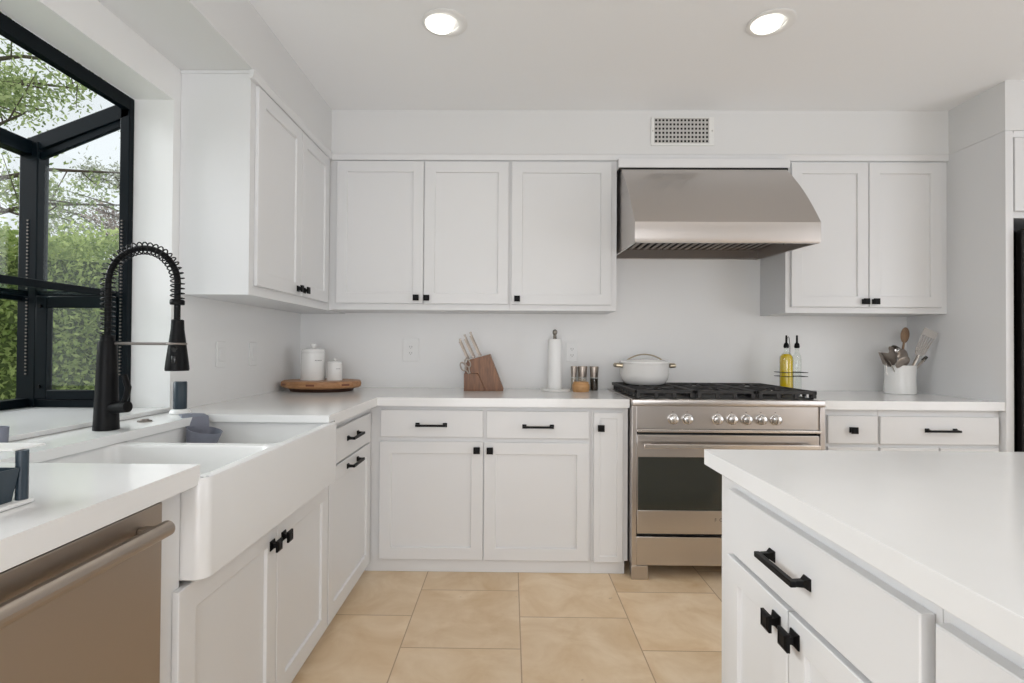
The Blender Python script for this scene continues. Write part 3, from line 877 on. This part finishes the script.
# ------------------------------------------------------------------ hood
hx0, hx1 = .632, 1.578
c = thing('range_hood', 'stainless steel wall range hood with curved front', 'hood', (rc, 2.95, 1.72))
HT = 2.206
fr = [(3.288, HT), (2.935, HT)]
for i in range(13):
    a = i / 12
    # convex curve from the top front down to the lip
    y = 2.935 + (2.612 - 2.935) * (a ** 1.0) - .013 * math.sin(PI * a)
    z = HT + (1.826 - HT) * a + .010 * math.sin(PI * a)
    fr.append((y, z))
fr = fr[:2] + fr[3:]
fr += [(2.612, 1.742), (2.620, 1.722), (2.640, 1.722)]
inner = [(2.640, 1.819), (3.260, 1.819), (3.260, 1.750), (3.288, 1.750)]
prof = fr + inner
t = bmesh.new()
# shell: outer profile as thin closed prism with open underside recess
A = [t.verts.new((hx0 + .006, y, z)) for y, z in prof]; B = [t.verts.new((hx1 - .006, y, z)) for y, z in prof]
n = len(prof)
for i in range(n): t.faces.new((A[i], A[(i + 1) % n], B[(i + 1) % n], B[i]))
bmesh.ops.recalc_face_normals(t, faces=t.faces[:])
bm_ = MB(); bm_.add(t)
# end cheeks run to the bottom edge
side = fr + [(3.288, 1.748)]
side = [(y, z) if i < 2 else (y - .0004, z) for i, (y, z) in enumerate(side)]
bm_.prism(side, 'x', hx0, hx0 + .012); bm_.prism(side, 'x', hx1 - .012, hx1)
obj('canopy', bm_, 'stainless', c, ang=25)
obj('recess_shade', MB().box(hx0 + .013, hx1 - .013, 2.645, 3.258, 1.8155, 1.8185), 'black_and_gap_shade', c)  # near-black sheet stands in for shade above the filters
for g in range(3):
    x0 = hx0 + .02 + g * (hx1 - hx0 - .04) / 3 + .004; x1 = x0 + (hx1 - hx0 - .04) / 3 - .008
    b = MB()
    b.box(x0, x1, 2.655, 2.665, 1.802, 1.815); b.box(x0, x1, 3.24, 3.25, 1.802, 1.815)
    for k in range(7):
        xx = x0 + .004 + k * (x1 - x0 - .03) / 6; b.box(xx, xx + .022, 2.665, 3.24, 1.804, 1.809, .001)
    obj('baffle_filter', b, 'filter_steel', c)
b = MB()
for k in range(5): b.cyl((hx1 - .0125, 2.80 + k * .035, 1.785), (hx1 - .017, 2.80 + k * .035, 1.785), .008, n=14)
obj('control_button', b, 'chrome', c)
obj('gap_shade_strip', MB().box(hx0 - .010, hx1 + .012, 2.944, 3.285, HT + .0005, HT + .014), 'black_and_gap_shade', c)  # solid black strip, painted as the shaded gap over the canopy
obj('filler_panel', MB().box(.618, 1.599, 2.940, 3.285, HT + .0145, 2.271), 'cabinet_paint', c, label='white filler board above the steel hood')

# ------------------------------------------------------------------ vent in the soffit
VY = YU + .0035
c = thing('air_vent', 'white wall register with square grid above the hood', 'vent', (.994, VY, 2.44))
b = MB(); vx0, vx1, vz0, vz1 = .812, 1.177, 2.360, 2.527; ix0, ix1, iz0, iz1 = .830, 1.147, 2.374, 2.521
b.box(vx0, vx1, VY - .007, VY - .0005, vz0, iz0, .002); b.box(vx0, vx1, VY - .007, VY - .0005, iz1, vz1, .002)
b.box(vx0, ix0, VY - .007, VY - .0005, iz0, iz1, .002); b.box(ix1, vx1, VY - .007, VY - .0005, iz0, iz1, .002)
obj('frame', b, 'vent_white', c)
obj('duct_shade', MB().box(ix0, ix1, VY - .0012, VY - .0006, iz0, iz1), 'black_and_gap_shade', c)  # thin black sheet stands in for the shade behind the grille
b = MB()
for k in range(16):
    x = ix0 + (ix1 - ix0) * k / 15; b.box(x - .0042, x + .0042, VY - .0065, VY - .0028, iz0, iz1)
for k in range(7):
    z = iz0 + (iz1 - iz0) * k / 6; b.box(ix0, ix1, VY - .0048, VY - .0015, z - .0055, z + .0055)
obj('grille', b, 'vent_grid', c)
for x in (.821, 1.165): obj('screw', MB().cyl((x, VY - .007, 2.445), (x, VY - .0085, 2.445), .004, n=10), 'stainless_plain', c)

# ------------------------------------------------------------------ recessed lights
def can(x, y, label, tilt):
    c = thing('recessed_light', label, 'ceiling light', (x, y, ZC - .001), 'recessed ceiling lights')
    b = MB(); b.lathe([(.058, 0), (.096, 0), (.097, -.003), (.090, -.006), (.062, -.006), (.058, -.003), (.058, 0)], (x, y, ZC - .001), 40)
    obj('trim_ring', b, 'white_plastic', c)
    b = MB(); b.lathe([(0, 0), (.056, 0), (.060, -.004), (.056, -.010), (0, -.010)], (x - .024, y - .006, ZC - .007), 36, axis=tilt)
    obj('lens', b, 'lamp_lens', c)
    l = bpy.data.lights.new('can_glow', 'AREA'); l.shape = 'DISK'; l.size = .12; l.energy = CAN_POWER; l.color = (1.0, .95, .87)
    l.spread = math.radians(150)
    o = bpy.data.objects.new('can_glow', l); COL.objects.link(o); o.location = (x - .014, y - .010, ZC - .030)


can(-.290, 2.168, 'left of the two round recessed lights in the ceiling', (.10, .06, 1))
can(1.100, 2.170, 'right of the two round recessed lights in the ceiling', (.10, .06, 1))
for x, y, nm in ((-.29, .5, 'left row, over the camera'), (1.1, .5, 'above the island'), (2.5, .5, 'right row, over the camera'), (-.29, -1.2, 'left row, far behind the camera'), (1.1, -1.2, 'middle row, far behind the camera'), (2.5, -1.2, 'right row, far behind the camera')):  # unseen fixtures added to brighten the room
    can(x, y, 'added ceiling light out of view, ' + nm, (0, 0, 1))


# ------------------------------------------------------------------ outlets and switches
def plate(F, x, z, kind, name, label, cat, w=.074, h=.122):
    loc = F @ Vector((x, 0, z))
    c = thing(name, label, cat, loc)
    obj('cover_plate', MB(F).box(x - w / 2, x + w / 2, -.006, -.0005, z - h / 2, z + h / 2, .003), 'white_plastic', c)
    if kind == 'outlet':
        for dz in (.020, -.020):
            b = MB(F); b.box(x - .016, x + .016, -.008, -.0062, z + dz - .0145, z + dz + .0145, .001)
            k = obj('socket', b, 'white_plastic', c)
            b = MB(F); b.box(x - .008, x - .0055, -.0083, -.0081, z + dz - .004, z + dz + .006); b.box(x + .0055, x + .008, -.0083, -.0081, z + dz - .004, z + dz + .006)
            b.cyl((x, -.0081, z + dz - .009), (x, -.0083, z + dz - .009), .0022, n=10)
            obj('slots', b, 'ink', k)
    else:
        b = MB(F); b.box(x - .017, x + .017, -.009, -.0062, z - .034, z + .034, .002); obj('rocker', b, 'white_plastic', c)


FW = frame_back(0, YW)
plate(FW, -.643, 1.157, 'outlet', 'wall_outlet', 'white outlet on the back wall right of the canisters', 'outlet', .105, .150)
plate(FW, .395, 1.150, 'outlet', 'wall_outlet', 'white outlet on the back wall behind the paper towels', 'outlet')
FLW = frame_left(0, XW)
plate(FLW, 2.38, 1.137, 'switch', 'light_switch', 'white rocker switch on the left wall nearer the window', 'switch')
plate(FLW, 2.68, 1.134, 'switch', 'light_switch', 'white rocker switch on the left wall nearer the corner', 'switch')

# ------------------------------------------------------------------ island
XI, YI = .5138, 1.360
b = MB(); b.box(XI, 1.62, -.75, YI, .874, CT, .0015)
single('countertop', b, 'quartz', 'white quartz island countertop in the right foreground', 'countertop', (1.06, .3, .874))
XF = .537
FI = frame_island(0, XF)          # local x = -world y
c = thing('island_cabinet', 'white island cabinet with long pull and two knobs, facing the sink', 'cabinet', (1.05, 1.0, 0))
obj('cabinet_body', MB().box(XF + TI + .001, 1.58, .6665, 1.353, .09, .873, .001), 'cabinet_paint', c)
obj('toe_kick', MB().box(XF + .05, 1.55, .6665, 1.32, .001, .0895), 'cabinet_paint', c)
d = slab(FI, -1.268, -.677, .688, .836, c, t_=TI); pull(FI, -.990, .760, d, .138)
d = shaker(FI, -1.268, -.9965, .100, .676, c, fw=.052, t_=TI); knob(FI, -1.034, .637, d)
d = shaker(FI, -.9925, -.700, .100, .676, c, fw=.052, t_=TI); knob(FI, -.968, .637, d)
c = thing('island_cabinet', 'near white island cabinet at the lower right photo corner', 'cabinet', (1.05, .3, 0))
obj('cabinet_body', MB().box(XF + TI + .001, 1.58, -.72, .6655, .09, .873, .001), 'cabinet_paint', c)
obj('toe_kick', MB().box(XF + .05, 1.55, -.70, .6655, .001, .0895), 'cabinet_paint', c)
d = slab(FI, -.654, -.03, .688, .836, c, t_=TI); pull(FI, -.34, .757, d, .165)
d = shaker(FI, -.654, -.344, .100, .676, c, t_=TI); d = shaker(FI, -.340, -.03, .100, .676, c, t_=TI)
d = slab(FI, -.01, .69, .688, .836, c, t_=TI); d = shaker(FI, -.01, .69, .100, .676, c, t_=TI)

# ------------------------------------------------------------------ wooden board with canisters
bx, by = -1.122, 3.03
c = thing('serving_board', 'oval wooden serving board in the left counter corner', 'board', (bx, by, CT))
b = MB(); b.lathe([(0, .018), (.216, .020), (.231, .028), (.234, .038), (.232, .056), (.225, .061), (0, .061)], (bx, by, CT), 14, sy=.80)
top = obj('board_top', b, 'acacia', c, ang=25)
b = MB(); b.lathe([(0, .0006), (.180, .0006), (.190, .0195), (0, .0195)], (bx, by, CT), 28, sy=.80)
obj('base', b, 'dark_wood', c)
for a in range(14):
    if a % 2: continue
    an = 2 * PI * (a + .5) / 14
    r = .2335 * math.cos(PI / 14)
    nx, ny = math.cos(an) / 1.0, math.sin(an) / .80
    ang = math.atan2(ny, nx)
    b = MB(Matrix.Translation((bx + r * math.cos(an), by + r * .80 * math.sin(an), CT + .042)) @ Matrix.Rotation(ang, 4, 'Z'))
    b.box(-.003, .0012, -.024, .024, -.005, .006, .001)
    obj('inlay', b, 'inlay_wood', top)


def canister(x, y, r, h, label, s):
    z = CT + .0615
    c = thing('canister', label, 'canister', (x, y, z), 'white canisters on the board')
    b = MB(); b.lathe([(0, .0), (r * 1.03, .0), (r * 1.05, .003), (r, h * .80), (r * .995, h * .84), (r * .96, h * .86), (0, h * .86)], (x, y, z), 36)
    obj('jar', b, 'ceramic', c)
    b = MB(); b.lathe([(0, h * .862), (r * .99, h * .862), (r * 1.0, h * .90), (r * .93, h * .965), (r * .5, h), (r * .16, h * 1.01), (r * .14, h * 1.03), (r * .24, h * 1.08), (r * .24, h * 1.12), (r * .14, h * 1.15), (0, h * 1.155)], (x, y, z), 36)
    obj('lid', b, 'ceramic', c)
    b = MB()
    zz = z + h * .62
    for k in range(5):       # faint lettering row
        a = -1.02 + k * .13
        R = Matrix.Translation((x + (r * 1.022) * math.cos(a), y + (r * 1.022) * math.sin(a), zz)) @ Matrix.Rotation(a, 4, 'Z')
        m = MB(R); m.box(-.0005, .0006, -s, s, -s * (1.2 if k % 2 else .8), s)
        me = bpy.data.meshes.new('t'); m.bm.to_mesh(me); b.bm.from_mesh(me); m.bm.free(); bpy.data.meshes.remove(me)
    obj('printed_mark', b, 'ink', c)


canister(-1.180, 3.04, .067, .190, 'tall white lidded canister, left on the wooden board', .0022)
canister(-1.048, 3.035, .043, .112, 'small white lidded canister, right on the wooden board', .0016)

# ------------------------------------------------------------------ knife block
ky = 3.12
c = thing('knife_block', 'dark walnut knife block leaning left on the back counter', 'knife block', (-.15, ky, CT))
zf = CT + .0006
kx = lambda u: (u - 510.6) * .00616            # photo column to metres at this depth
b = MB(); b.prism([(kx(486.5), zf), (kx(503.5), zf), (kx(504), zf + .008), (kx(490.5), zf + .222), (kx(468.5), zf + .184), (kx(466), zf + .150), (kx(466), zf + .106), (kx(479), zf + .106)], 'y', ky - .055, ky + .055, .002)
obj('block', b, 'walnut', c)
b = MB(); b.prism([(kx(465.3), zf), (kx(486.3), zf), (kx(479.5), zf + .098), (kx(478), zf + .105), (kx(465.3), zf + .105)], 'y', ky - .056, ky + .030, .002)
obj('front_wedge', b, 'walnut', c)
ax = Vector((kx(470) - kx(487), 0, .20)).normalized()      # slots lean this way
ax = Vector((-.42, 0, .907)).normalized()
nrm_ = Vector((.907, 0, .42))
slots = [(.001, -.038, .140), (.031, -.038, .146), (.003, .022, .160), (.035, .024, .182), (.064, -.036, .158), (.068, .024, .188)]
tl = Vector((kx(468.5), ky, zf + .184)); tr_ = Vector((kx(490.5), ky, zf + .222)); dirv = (tr_ - tl)
for i, (q, dy, L) in enumerate(slots):
    base = tl + dirv * (q / .11) * .92 + Vector((0, dy, .004))
    k = thing('knife', 'steel-handled knife in the walnut block, ' + ('front left', 'front second', 'rear left', 'rear second', 'front right', 'rear right')[i], 'knife', base, 'knives in the block')
    R = Matrix((Vector((0, 1, 0)).cross(ax).normalized(), (0, 1, 0), ax)).transposed().to_4x4()
    b = MB(Matrix.Translation(base) @ R)
    b.box(-.0052, .0052, -.0055, .0055, .012, L * .80, .002); b.box(-.0065, .0065, -.0068, .0068, .0, .012, .002)
    obj('handle', b, 'knife_steel', k)
    b = MB(Matrix.Translation(base) @ R); b.box(-.0062, .0078, -.0066, .0066, L * .80, L * .86, .002); obj('end_cap', b, 'utensil_steel', k)
# scissors in front
sb = Vector((kx(470.5), ky - .064, zf + .108))
k = thing('scissors', 'steel kitchen scissors in the front slot of the walnut block', 'scissors', sb)
b = MB()
for s, q in ((-1, 0), (1, 1)):
    cc = sb + ax * .050 + nrm_ * (s * .017) + ax * (.008 * q)
    b.tube([cc + nrm_ * (.0145 * math.cos(a)) + ax * (.026 * math.sin(a)) for a in [2 * PI * i / 24 for i in range(24)]], .0042, 8, closed=True)
    b.tube([sb - ax * .004 + nrm_ * (s * .003), sb + ax * .020 + nrm_ * (s * .009), cc - ax * .022], .005, 8)
obj('handles', b, 'knife_steel', k)

# ------------------------------------------------------------------ paper towels
tx, ty = .270, 3.115
c = thing('paper_towel_holder', 'marble-footed upright holder with beaded finial', 'holder', (tx, ty, CT))
b = MB(); b.lathe([(0, .0006), (.092, .0006), (.094, .004), (.092, .012), (.088, .014), (0, .014)], (tx + .004, ty, CT), 40)
obj('foot', b, 'stone', c)
b = MB(); b.cyl((tx, ty, CT + .014), (tx, ty, CT + .325), .006, n=14); obj('rod', b, 'stainless_plain', c)
b = MB(); b.lathe([(0, 0), (.012, 0), (.013, .004), (.009, .010), (.011, .014), (.011, .018), (.008, .022), (.013, .030), (.0155, .040), (.013, .050), (.006, .056), (0, .057)], (tx, ty, CT + .318), 20)
obj('finial', b, 'pewter', c)
b = MB(); b.lathe([(.020, .0145), (.042, .0145), (.0425, .018), (.0425, .312), (.0415, .315), (.020, .315), (.020, .0145)], (tx, ty, CT), 40)
single('paper_towel_roll', b, 'paper', 'white paper towel roll on the upright holder', 'paper towel', (tx, ty, CT + .0145))

# ------------------------------------------------------------------ salt cellar and mills
b = MB(); b.lathe([(0, .0006), (.046, .0006), (.050, .006), (.0525, .030), (.051, .046), (.046, .050), (.047, .054), (.044, .060), (0, .061)], (.424, 3.075, CT), 36)
single('salt_cellar', b, 'bamboo', 'round light wooden salt cellar in front of the mills', 'salt cellar', (.424, 3.075, CT))
for (x, y, r, h, m, lb) in ((.392, 3.16, .019, .150, 'salt_grain', 'leftmost slim spice mill behind the wooden salt cellar'), (.446, 3.17, .030, .150, 'salt_grain', 'middle wide spice mill behind the wooden salt cellar'), (.516, 3.155, .027, .150, 'pepper', 'pepper mill right of the wooden salt cellar')):
    c = thing('spice_mill', lb, 'spice mill', (x, y, CT), 'spice mills by the range')
    obj('filling', MB().lathe([(0, .003), (r * .85, .003), (r * .85, h * .5), (0, h * .5)], (x, y, CT), 24), m, c)
    obj('glass_jar', MB().lathe([(0, .0006), (r * .95, .0006), (r * .98, .004), (r * .90, h * .54), (0, h * .54)], (x, y, CT), 28), 'clear_glass', c)
    obj('steel_top', MB().lathe([(0, h * .55), (r * .86, h * .55), (r * .88, h * .62), (r * .92, h * .7), (r * 1.03, h * .96), (r * .98, h), (0, h)], (x, y, CT), 28), 'utensil_steel', c)

# ------------------------------------------------------------------ pot on the back burner
qx, qy, qz = .798, 3.055, .9625
c = thing('dutch_oven', 'white enamel pot with brass handles on the back left burner', 'pot', (qx, qy, qz))
b = MB(); b.lathe([(0, .0), (.095, .0), (.115, .006), (.134, .030), (.142, .060), (.143, .120), (.1445, .124), (.142, .126), (0, .126)], (qx, qy, qz), 44)
obj('pot_body', b, 'enamel', c)
b = MB(); b.lathe([(0, .1265), (.144, .1265), (.1455, .130), (.143, .136), (.11, .146), (.05, .152), (0, .153)], (qx, qy, qz), 44)
lid = obj('lid', b, 'enamel', c)
b = MB()
pts = [(qx - .105 + .21 * i / 20, qy - .01, qz + .143 + .036 * math.sin(PI * i / 20) ** .8 if 0 < i < 20 else qz + .142) for i in range(21)]
b.tube(pts, .0042, 8); obj('lid_handle', b, 'brass', lid)
for s in (-1, 1):
    b = MB()
    b.tube([(qx + s * .138, qy - .045, qz + .112), (qx + s * .168, qy - .040, qz + .114), (qx + s * .176, qy, qz + .115), (qx + s * .168, qy + .040, qz + .114), (qx + s * .138, qy + .045, qz + .112)], .0125, 10, flat=.75)
    obj('side_handle', b, 'brass', c)

# ------------------------------------------------------------------ oil bottles in a wire rack
ax_, ay_ = 1.672, 3.115
c = thing('bottle_rack', 'black wire rack holding the oil bottles', 'rack', (ax_ + .04, ay_, CT))
b = MB()
for z in (.100, .124):
    b.tube([(ax_ - .05, ay_ - .045, CT + z), (ax_ + .105, ay_ - .045, CT + z), (ax_ + .105, ay_ + .045, CT + z), (ax_ - .05, ay_ + .045, CT + z)], .0018, 6, closed=True)
for x in (ax_ + .010, ax_ + .066):
    for y in (.045,): b.tube([(x, ay_ + y, CT + .0025), (x, ay_ + y, CT + .124)], .0018, 6)
b.tube([(ax_ - .05, ay_ - .045, CT + .0025), (ax_ + .105, ay_ - .045, CT + .0025), (ax_ + .105, ay_ + .045, CT + .0025), (ax_ - .05, ay_ + .045, CT + .0025)], .0018, 6, closed=True)
b.tube([(ax_ + .038, ay_ + .03, CT + .0025), (ax_ + .038, ay_ + .03, CT + .28), (ax_ + .033, ay_ + .03, CT + .335), (ax_ + .028, ay_ + .03, CT + .340), (ax_ + .023, ay_ + .03, CT + .335), (ax_ + .020, ay_ + .03, CT + .30)], .0018, 6)
for y in (-.045, .045): b.tube([(ax_ + .038, ay_ - .045, CT + .0025), (ax_ + .038, ay_ + .045, CT + .0025)], .0018, 6)
obj('wire_frame', b, 'black_metal', c)
for i, x in enumerate((ax_, ax_ + .064)):
    c = thing('oil_bottle', ('filled yellow oil bottle with black pourer in the wire rack', 'empty clear bottle with black pourer in the wire rack')[i], 'bottle', (x, ay_, CT + .006), 'bottles in the rack')
    rr_ = .038 if i == 0 else .024
    P_ = [(0, .0055), (rr_ - .002, .0055), (rr_, .010), (rr_, .200), (rr_ * .92, .222), (rr_ * .62, .238), (.012, .246), (.011, .276), (0, .276)]
    obj('glass', MB().lathe(P_, (x, ay_, CT), 28), 'clear_glass', c)
    if i == 0: obj('oil', MB().lathe([(0, .008), (rr_ - .003, .008), (rr_ - .0025, .202), (rr_ * .86, .220), (rr_ * .55, .234), (0, .236)], (x, ay_, CT), 28), 'oil', c)
    b = MB(); b.lathe([(0, .270), (.013, .270), (.016, .280), (.013, .296), (.006, .304), (.0052, .345), (.004, .348), (0, .348)], (x, ay_, CT), 16); obj('pourer', b, 'black_metal', c)

# ------------------------------------------------------------------ utensil crock
ux, uy, uz = 2.352, 3.110, CT
c = thing('utensil_crock', 'white ceramic utensil crock on the right counter', 'crock', (ux, uy, uz))
t = bmesh.new(); Q = []
for r, z in ((.068, .0006), (.078, .0012), (.080, .006), (.079, .05), (.077, .09), (.079, .15), (.081, .170), (.078, .172), (.075, .166), (.073, .09), (.074, .02), (.06, .012)):
    Q.append([t.verts.new((ux + r * math.cos(2 * PI * i / 40) * (1 + .02 * math.sin(3 * 2 * PI * i / 40 + z * 20)), uy + r * math.sin(2 * PI * i / 40), uz + z)) for i in range(40)])
for A_, B_ in zip(Q, Q[1:]): bridge(A_, B_)
t.faces.new(Q[0][::-1]); t.faces.new(Q[-1]); bmesh.ops.recalc_face_normals(t, faces=t.faces[:])
b = MB(); b.add(t); tag(c, c['label'], 'crock'); obj('crock_body', b, 'ceramic', c, ang=50)


def utensil(name, label, cat, foot, tip, hmat, r=.0045):
    foot, tip = Vector(foot), Vector(tip)
    c = thing(name, label, cat, foot, 'utensils in the crock')
    b = MB(); b.tube([foot, foot.lerp(tip, .5), tip], [r, r * .9, r * .8], 8, flat=1.6); obj('handle', b, hmat, c)
    return c, tip, (tip - foot).normalized()


def head_frame(tip, d, face=(0, -1, 0)):
    f = Vector(face); f = (f - d * f.dot(d)).normalized(); s = d.cross(f)
    return Matrix.Translation(tip) @ Matrix((s, f, d)).transposed().to_4x4()


# slotted turner, tilted to the right
c, tip, dd = utensil('slotted_turner', 'steel slotted turner sticking up right out of the crock', 'spatula', (ux - .028, uy - .045, uz + .03), (ux + .058, uy - .066, uz + .232), 'stainless_plain', .0075)
b = MB(head_frame(tip, dd) @ Matrix.Diagonal((1.0, 1.4, 1.08, 1)))
b.prism([(-.018, 0), (.018, 0), (.030, .020), (-.030, .020)], 'y', -.0015, .0015)
for k in range(6):
    x = -.030 + k * .0108 - .0 ; xt = -.040 + k * .0148
    b.prism([(x, .018), (x + .006, .018), (xt + .0058, .112), (xt, .112)], 'y', -.0015, .0015)
b.prism([(-.041, .110), (.041, .110), (.043, .150), (-.043, .150)], 'y', -.0015, .0015)
obj('blade', b, 'stainless_plain', c)
# wooden spoon behind the turner
c, tip, dd = utensil('wooden_spoon', 'dark wooden spoon standing behind the steel turner', 'spoon', (ux + .005, uy + .03, uz + .03), (ux + .062, uy + .05, uz + .315), 'olive_wood', .006)
b = MB(head_frame(tip, dd)); b.sphere((0, 0, .040), .045, (.60, .2, 1.1)); obj('bowl', b, 'olive_wood', c)
# ladle
c, tip, dd = utensil('ladle', 'round steel ladle in the middle of the crock', 'ladle', (ux - .03, uy + .02, uz + .03), (ux - .012, uy + .03, uz + .235), 'stainless_plain')
b = MB(); b.lathe([(0, -.030), (.018, -.026), (.030, -.010), (.034, .008), (.032, .008), (.028, -.008), (.016, -.023), (0, -.027)], tip + Vector((0, -.012, .025)), 26, axis=(.1, -.75, .6)); obj('bowl', b, 'chrome', c)
# wide scoop to the left
c, tip, dd = utensil('serving_scoop', 'wide brownish steel scoop leaning left in the crock', 'scoop', (ux + .02, uy, uz + .03), (ux - .062, uy - .030, uz + .176), 'stainless_plain')
b = MB(head_frame(tip, dd, (.25, -1, .1)) @ Matrix.Diagonal((1.35, 1.2, 1.15, 1)))
b.prism([(-.020, 0), (.020, 0), (.036, .03), (.034, .085), (.0, .070), (-.036, .098), (-.038, .03)], 'y', -.002, .002)
b.prism([(-.020, 0), (-.012, 0), (-.028, .09), (-.036, .098), (-.038, .03)], 'y', -.016, .002); b.prism([(.012, 0), (.020, 0), (.036, .03), (.034, .085), (.026, .080)], 'y', -.016, .002)
obj('pan', b, 'utensil_steel', c)
# slotted spoon
c, tip, dd = utensil('slotted_spoon', 'steel slotted spoon behind the brownish scoop', 'spoon', (ux - .01, uy - .02, uz + .03), (ux + .014, uy + .0, uz + .190), 'stainless_plain')
b = MB(head_frame(tip, dd, (.2, -1, .2))); b.sphere((0, .0, .035), .046, (.85, .2, 1.0)); obj('bowl', b, 'utensil_steel', c)
# masher / small pan
c, tip, dd = utensil('serving_spoon', 'steel serving spoon at the front of the crock', 'spoon', (ux - .01, uy + .03, uz + .03), (ux - .034, uy - .055, uz + .165), 'stainless_plain')
b = MB(head_frame(tip, dd, (0, -1, .3))); b.sphere((0, 0, .030), .050, (.90, .22, .85)); obj('bowl', b, 'utensil_steel', c)
# tongs leaning right
c, tip, dd = utensil('tongs', 'steel tongs with dark tip leaning far right in the crock', 'tongs', (ux - .02, uy - .01, uz + .04), (ux + .120, uy - .03, uz + .208), 'stainless_plain', .008)
b = MB(); b.tube([tip - dd * .01, tip + dd * .022], [.011, .009], 10, flat=.7); obj('tip', b, 'fridge_black', c)
# whisk wire on the left
c, tip, dd = utensil('whisk', 'thin wire whisk hanging over the left rim of the crock', 'whisk', (ux + .0, uy - .02, uz + .03), (ux - .088, uy - .05, uz + .172), 'stainless_plain', .003)
b = MB(); b.tube([tip, tip + Vector((-.020, -.002, .030)), tip + Vector((-.034, -.004, .010)), tip + Vector((-.032, -.004, -.045)), tip + Vector((-.024, -.004, -.060))], .0016, 6); obj('wire', b, 'stainless_plain', c)

# ------------------------------------------------------------------ outdoors
b = MB(); b.box(-30, XO - .001, -14, 26, -.42, -.30)
o = struct('ground', b, 'soil_grass')


def leaves(mb, pts, size, rnd):
    bm = mb.bm
    for p in pts:
        s = size * rnd.uniform(.6, 1.3)
        a = Vector((rnd.gauss(0, 1), rnd.gauss(0, 1), rnd.gauss(0, 1))).normalized()
        q = a.orthogonal().normalized(); q.rotate(Quaternion(a, rnd.uniform(0, 2 * PI))); r = a.cross(q)
        c_ = Vector(p)
        v = [bm.verts.new(c_ + q * s), bm.verts.new(c_ + r * s * .45), bm.verts.new(c_ - q * s), bm.verts.new(c_ - r * s * .45)]
        bm.faces.new(v)


def tree(name, label, base, height, crown, lm, seed, nleaf, leaf=.06, nb=16, trunk=.12, spread=1.0, f0=.25):
    rnd = random.Random(seed)
    c = thing(name, label, 'tree', base, None)
    B = Vector(base); top = B + Vector((rnd.uniform(-.3, .3), rnd.uniform(-.3, .3), height * .8))
    b = MB(); b.tube([B, B.lerp(top, .4) + Vector((rnd.uniform(-.15, .15), rnd.uniform(-.15, .15), 0)), top], [trunk, trunk * .7, trunk * .25], 8)
    pts = []
    for k in range(nb):
        f = rnd.uniform(f0, .95); st = B.lerp(top, f)
        a = 2 * PI * k * .382 + rnd.uniform(-.3, .3)
        ln = crown * rnd.uniform(.55, 1.1) * (1.2 - .55 * f)
        en = st + Vector((math.cos(a) * ln * spread, math.sin(a) * ln * spread, ln * rnd.uniform(.15, .6)))
        mid = st.lerp(en, .5) + Vector((0, 0, ln * .08))
        b.tube([st, mid, en], [trunk * .32, trunk * .2, trunk * .07], 6)
        for tw in range(7):
            g = rnd.uniform(.3, 1.0); q = st.lerp(mid, g * 2) if g < .5 else mid.lerp(en, g * 2 - 1)
            e2 = q + Vector((rnd.gauss(0, 1), rnd.gauss(0, 1), rnd.gauss(.1, .7))).normalized() * ln * rnd.uniform(.25, .45)
            b.tube([q, e2], [trunk * .08, trunk * .03], 4)
            for _ in range(max(1, nleaf // (nb * 7))):
                h = rnd.uniform(.25, 1.1); pts.append(q.lerp(e2, h) + Vector((rnd.gauss(0, .12), rnd.gauss(0, .12), rnd.gauss(0, .10))) * crown * .55)
    obj('trunk', b, 'bark', c)
    b = MB(); leaves(b, pts, leaf, rnd); obj('foliage', b, lm, c)
    return c


# clipped hedge following the lot line
rnd = random.Random(5)
c = thing('hedge', 'dense green hedge outside, seen through the lower window panes', 'hedge', (-4.6, 4.6, -.3))
core = MB(); pts = []
HA, HB = Vector((-12.66, -1.57, 0)), Vector((-1.9, 5.6, 0)); hd = (HB - HA).normalized(); hn = Vector((hd.y, -hd.x, 0))
for i in range(135000):
    f = rnd.random(); p = HA.lerp(HB, f)
    hh = 2.02 + .16 * math.sin(f * 19) + .10 * math.sin(f * 53)
    if rnd.random() < .75: q = p + hn * (.45 + rnd.gauss(0, .07) + .08 * math.sin(f * 31)); z = rnd.uniform(-.28, hh)
    else: q = p + hn * rnd.uniform(-.45, .5); z = hh + rnd.gauss(0, .06)
    pts.append((q.x, q.y, z))
b = MB(Matrix.Translation(((HA + HB) / 2).to_tuple()) @ Matrix.Rotation(math.atan2(hd.y, hd.x), 4, 'Z'))
L_ = (HB - HA).length / 2
b.box(-L_, L_, -.40, .36, -.299, 1.85)
obj('branches', b, 'hedge_core', c)
b = MB(); leaves(b, pts, .026, rnd); obj('foliage', b, 'leaf_hedge', c)
tree('tree', 'bright green leafy tree behind the hedge, seen right of the window corner', (-8.3, 9.8, -.3), 3.9, 1.6, 'leaf_bright', 11, 14000, .045)
tree('tree', 'yellow-green tree behind the hedge at the left window pane', (-11.5, 9.0, -.3), 6.2, 2.0, 'leaf_bright', 12, 14000, .05)
tree('tree', 'grey-leaved tree high behind the side pane', (-12.6, 16.4, -.3), 10.5, 2.6, 'leaf_grey', 13, 9000, .06)
tree('tree', 'dark plum-leaved tree against the sky in the side pane', (-9.4, 13.0, -.3), 6.0, 1.3, 'leaf_plum', 14, 5000, .04, f0=.4)
tree('tree', 'tall green tree reaching over the glass window roof', (-7.0, 6.2, -.3), 7.0, 2.0, 'leaf_green', 15, 13000, .034, nb=22, f0=.5)
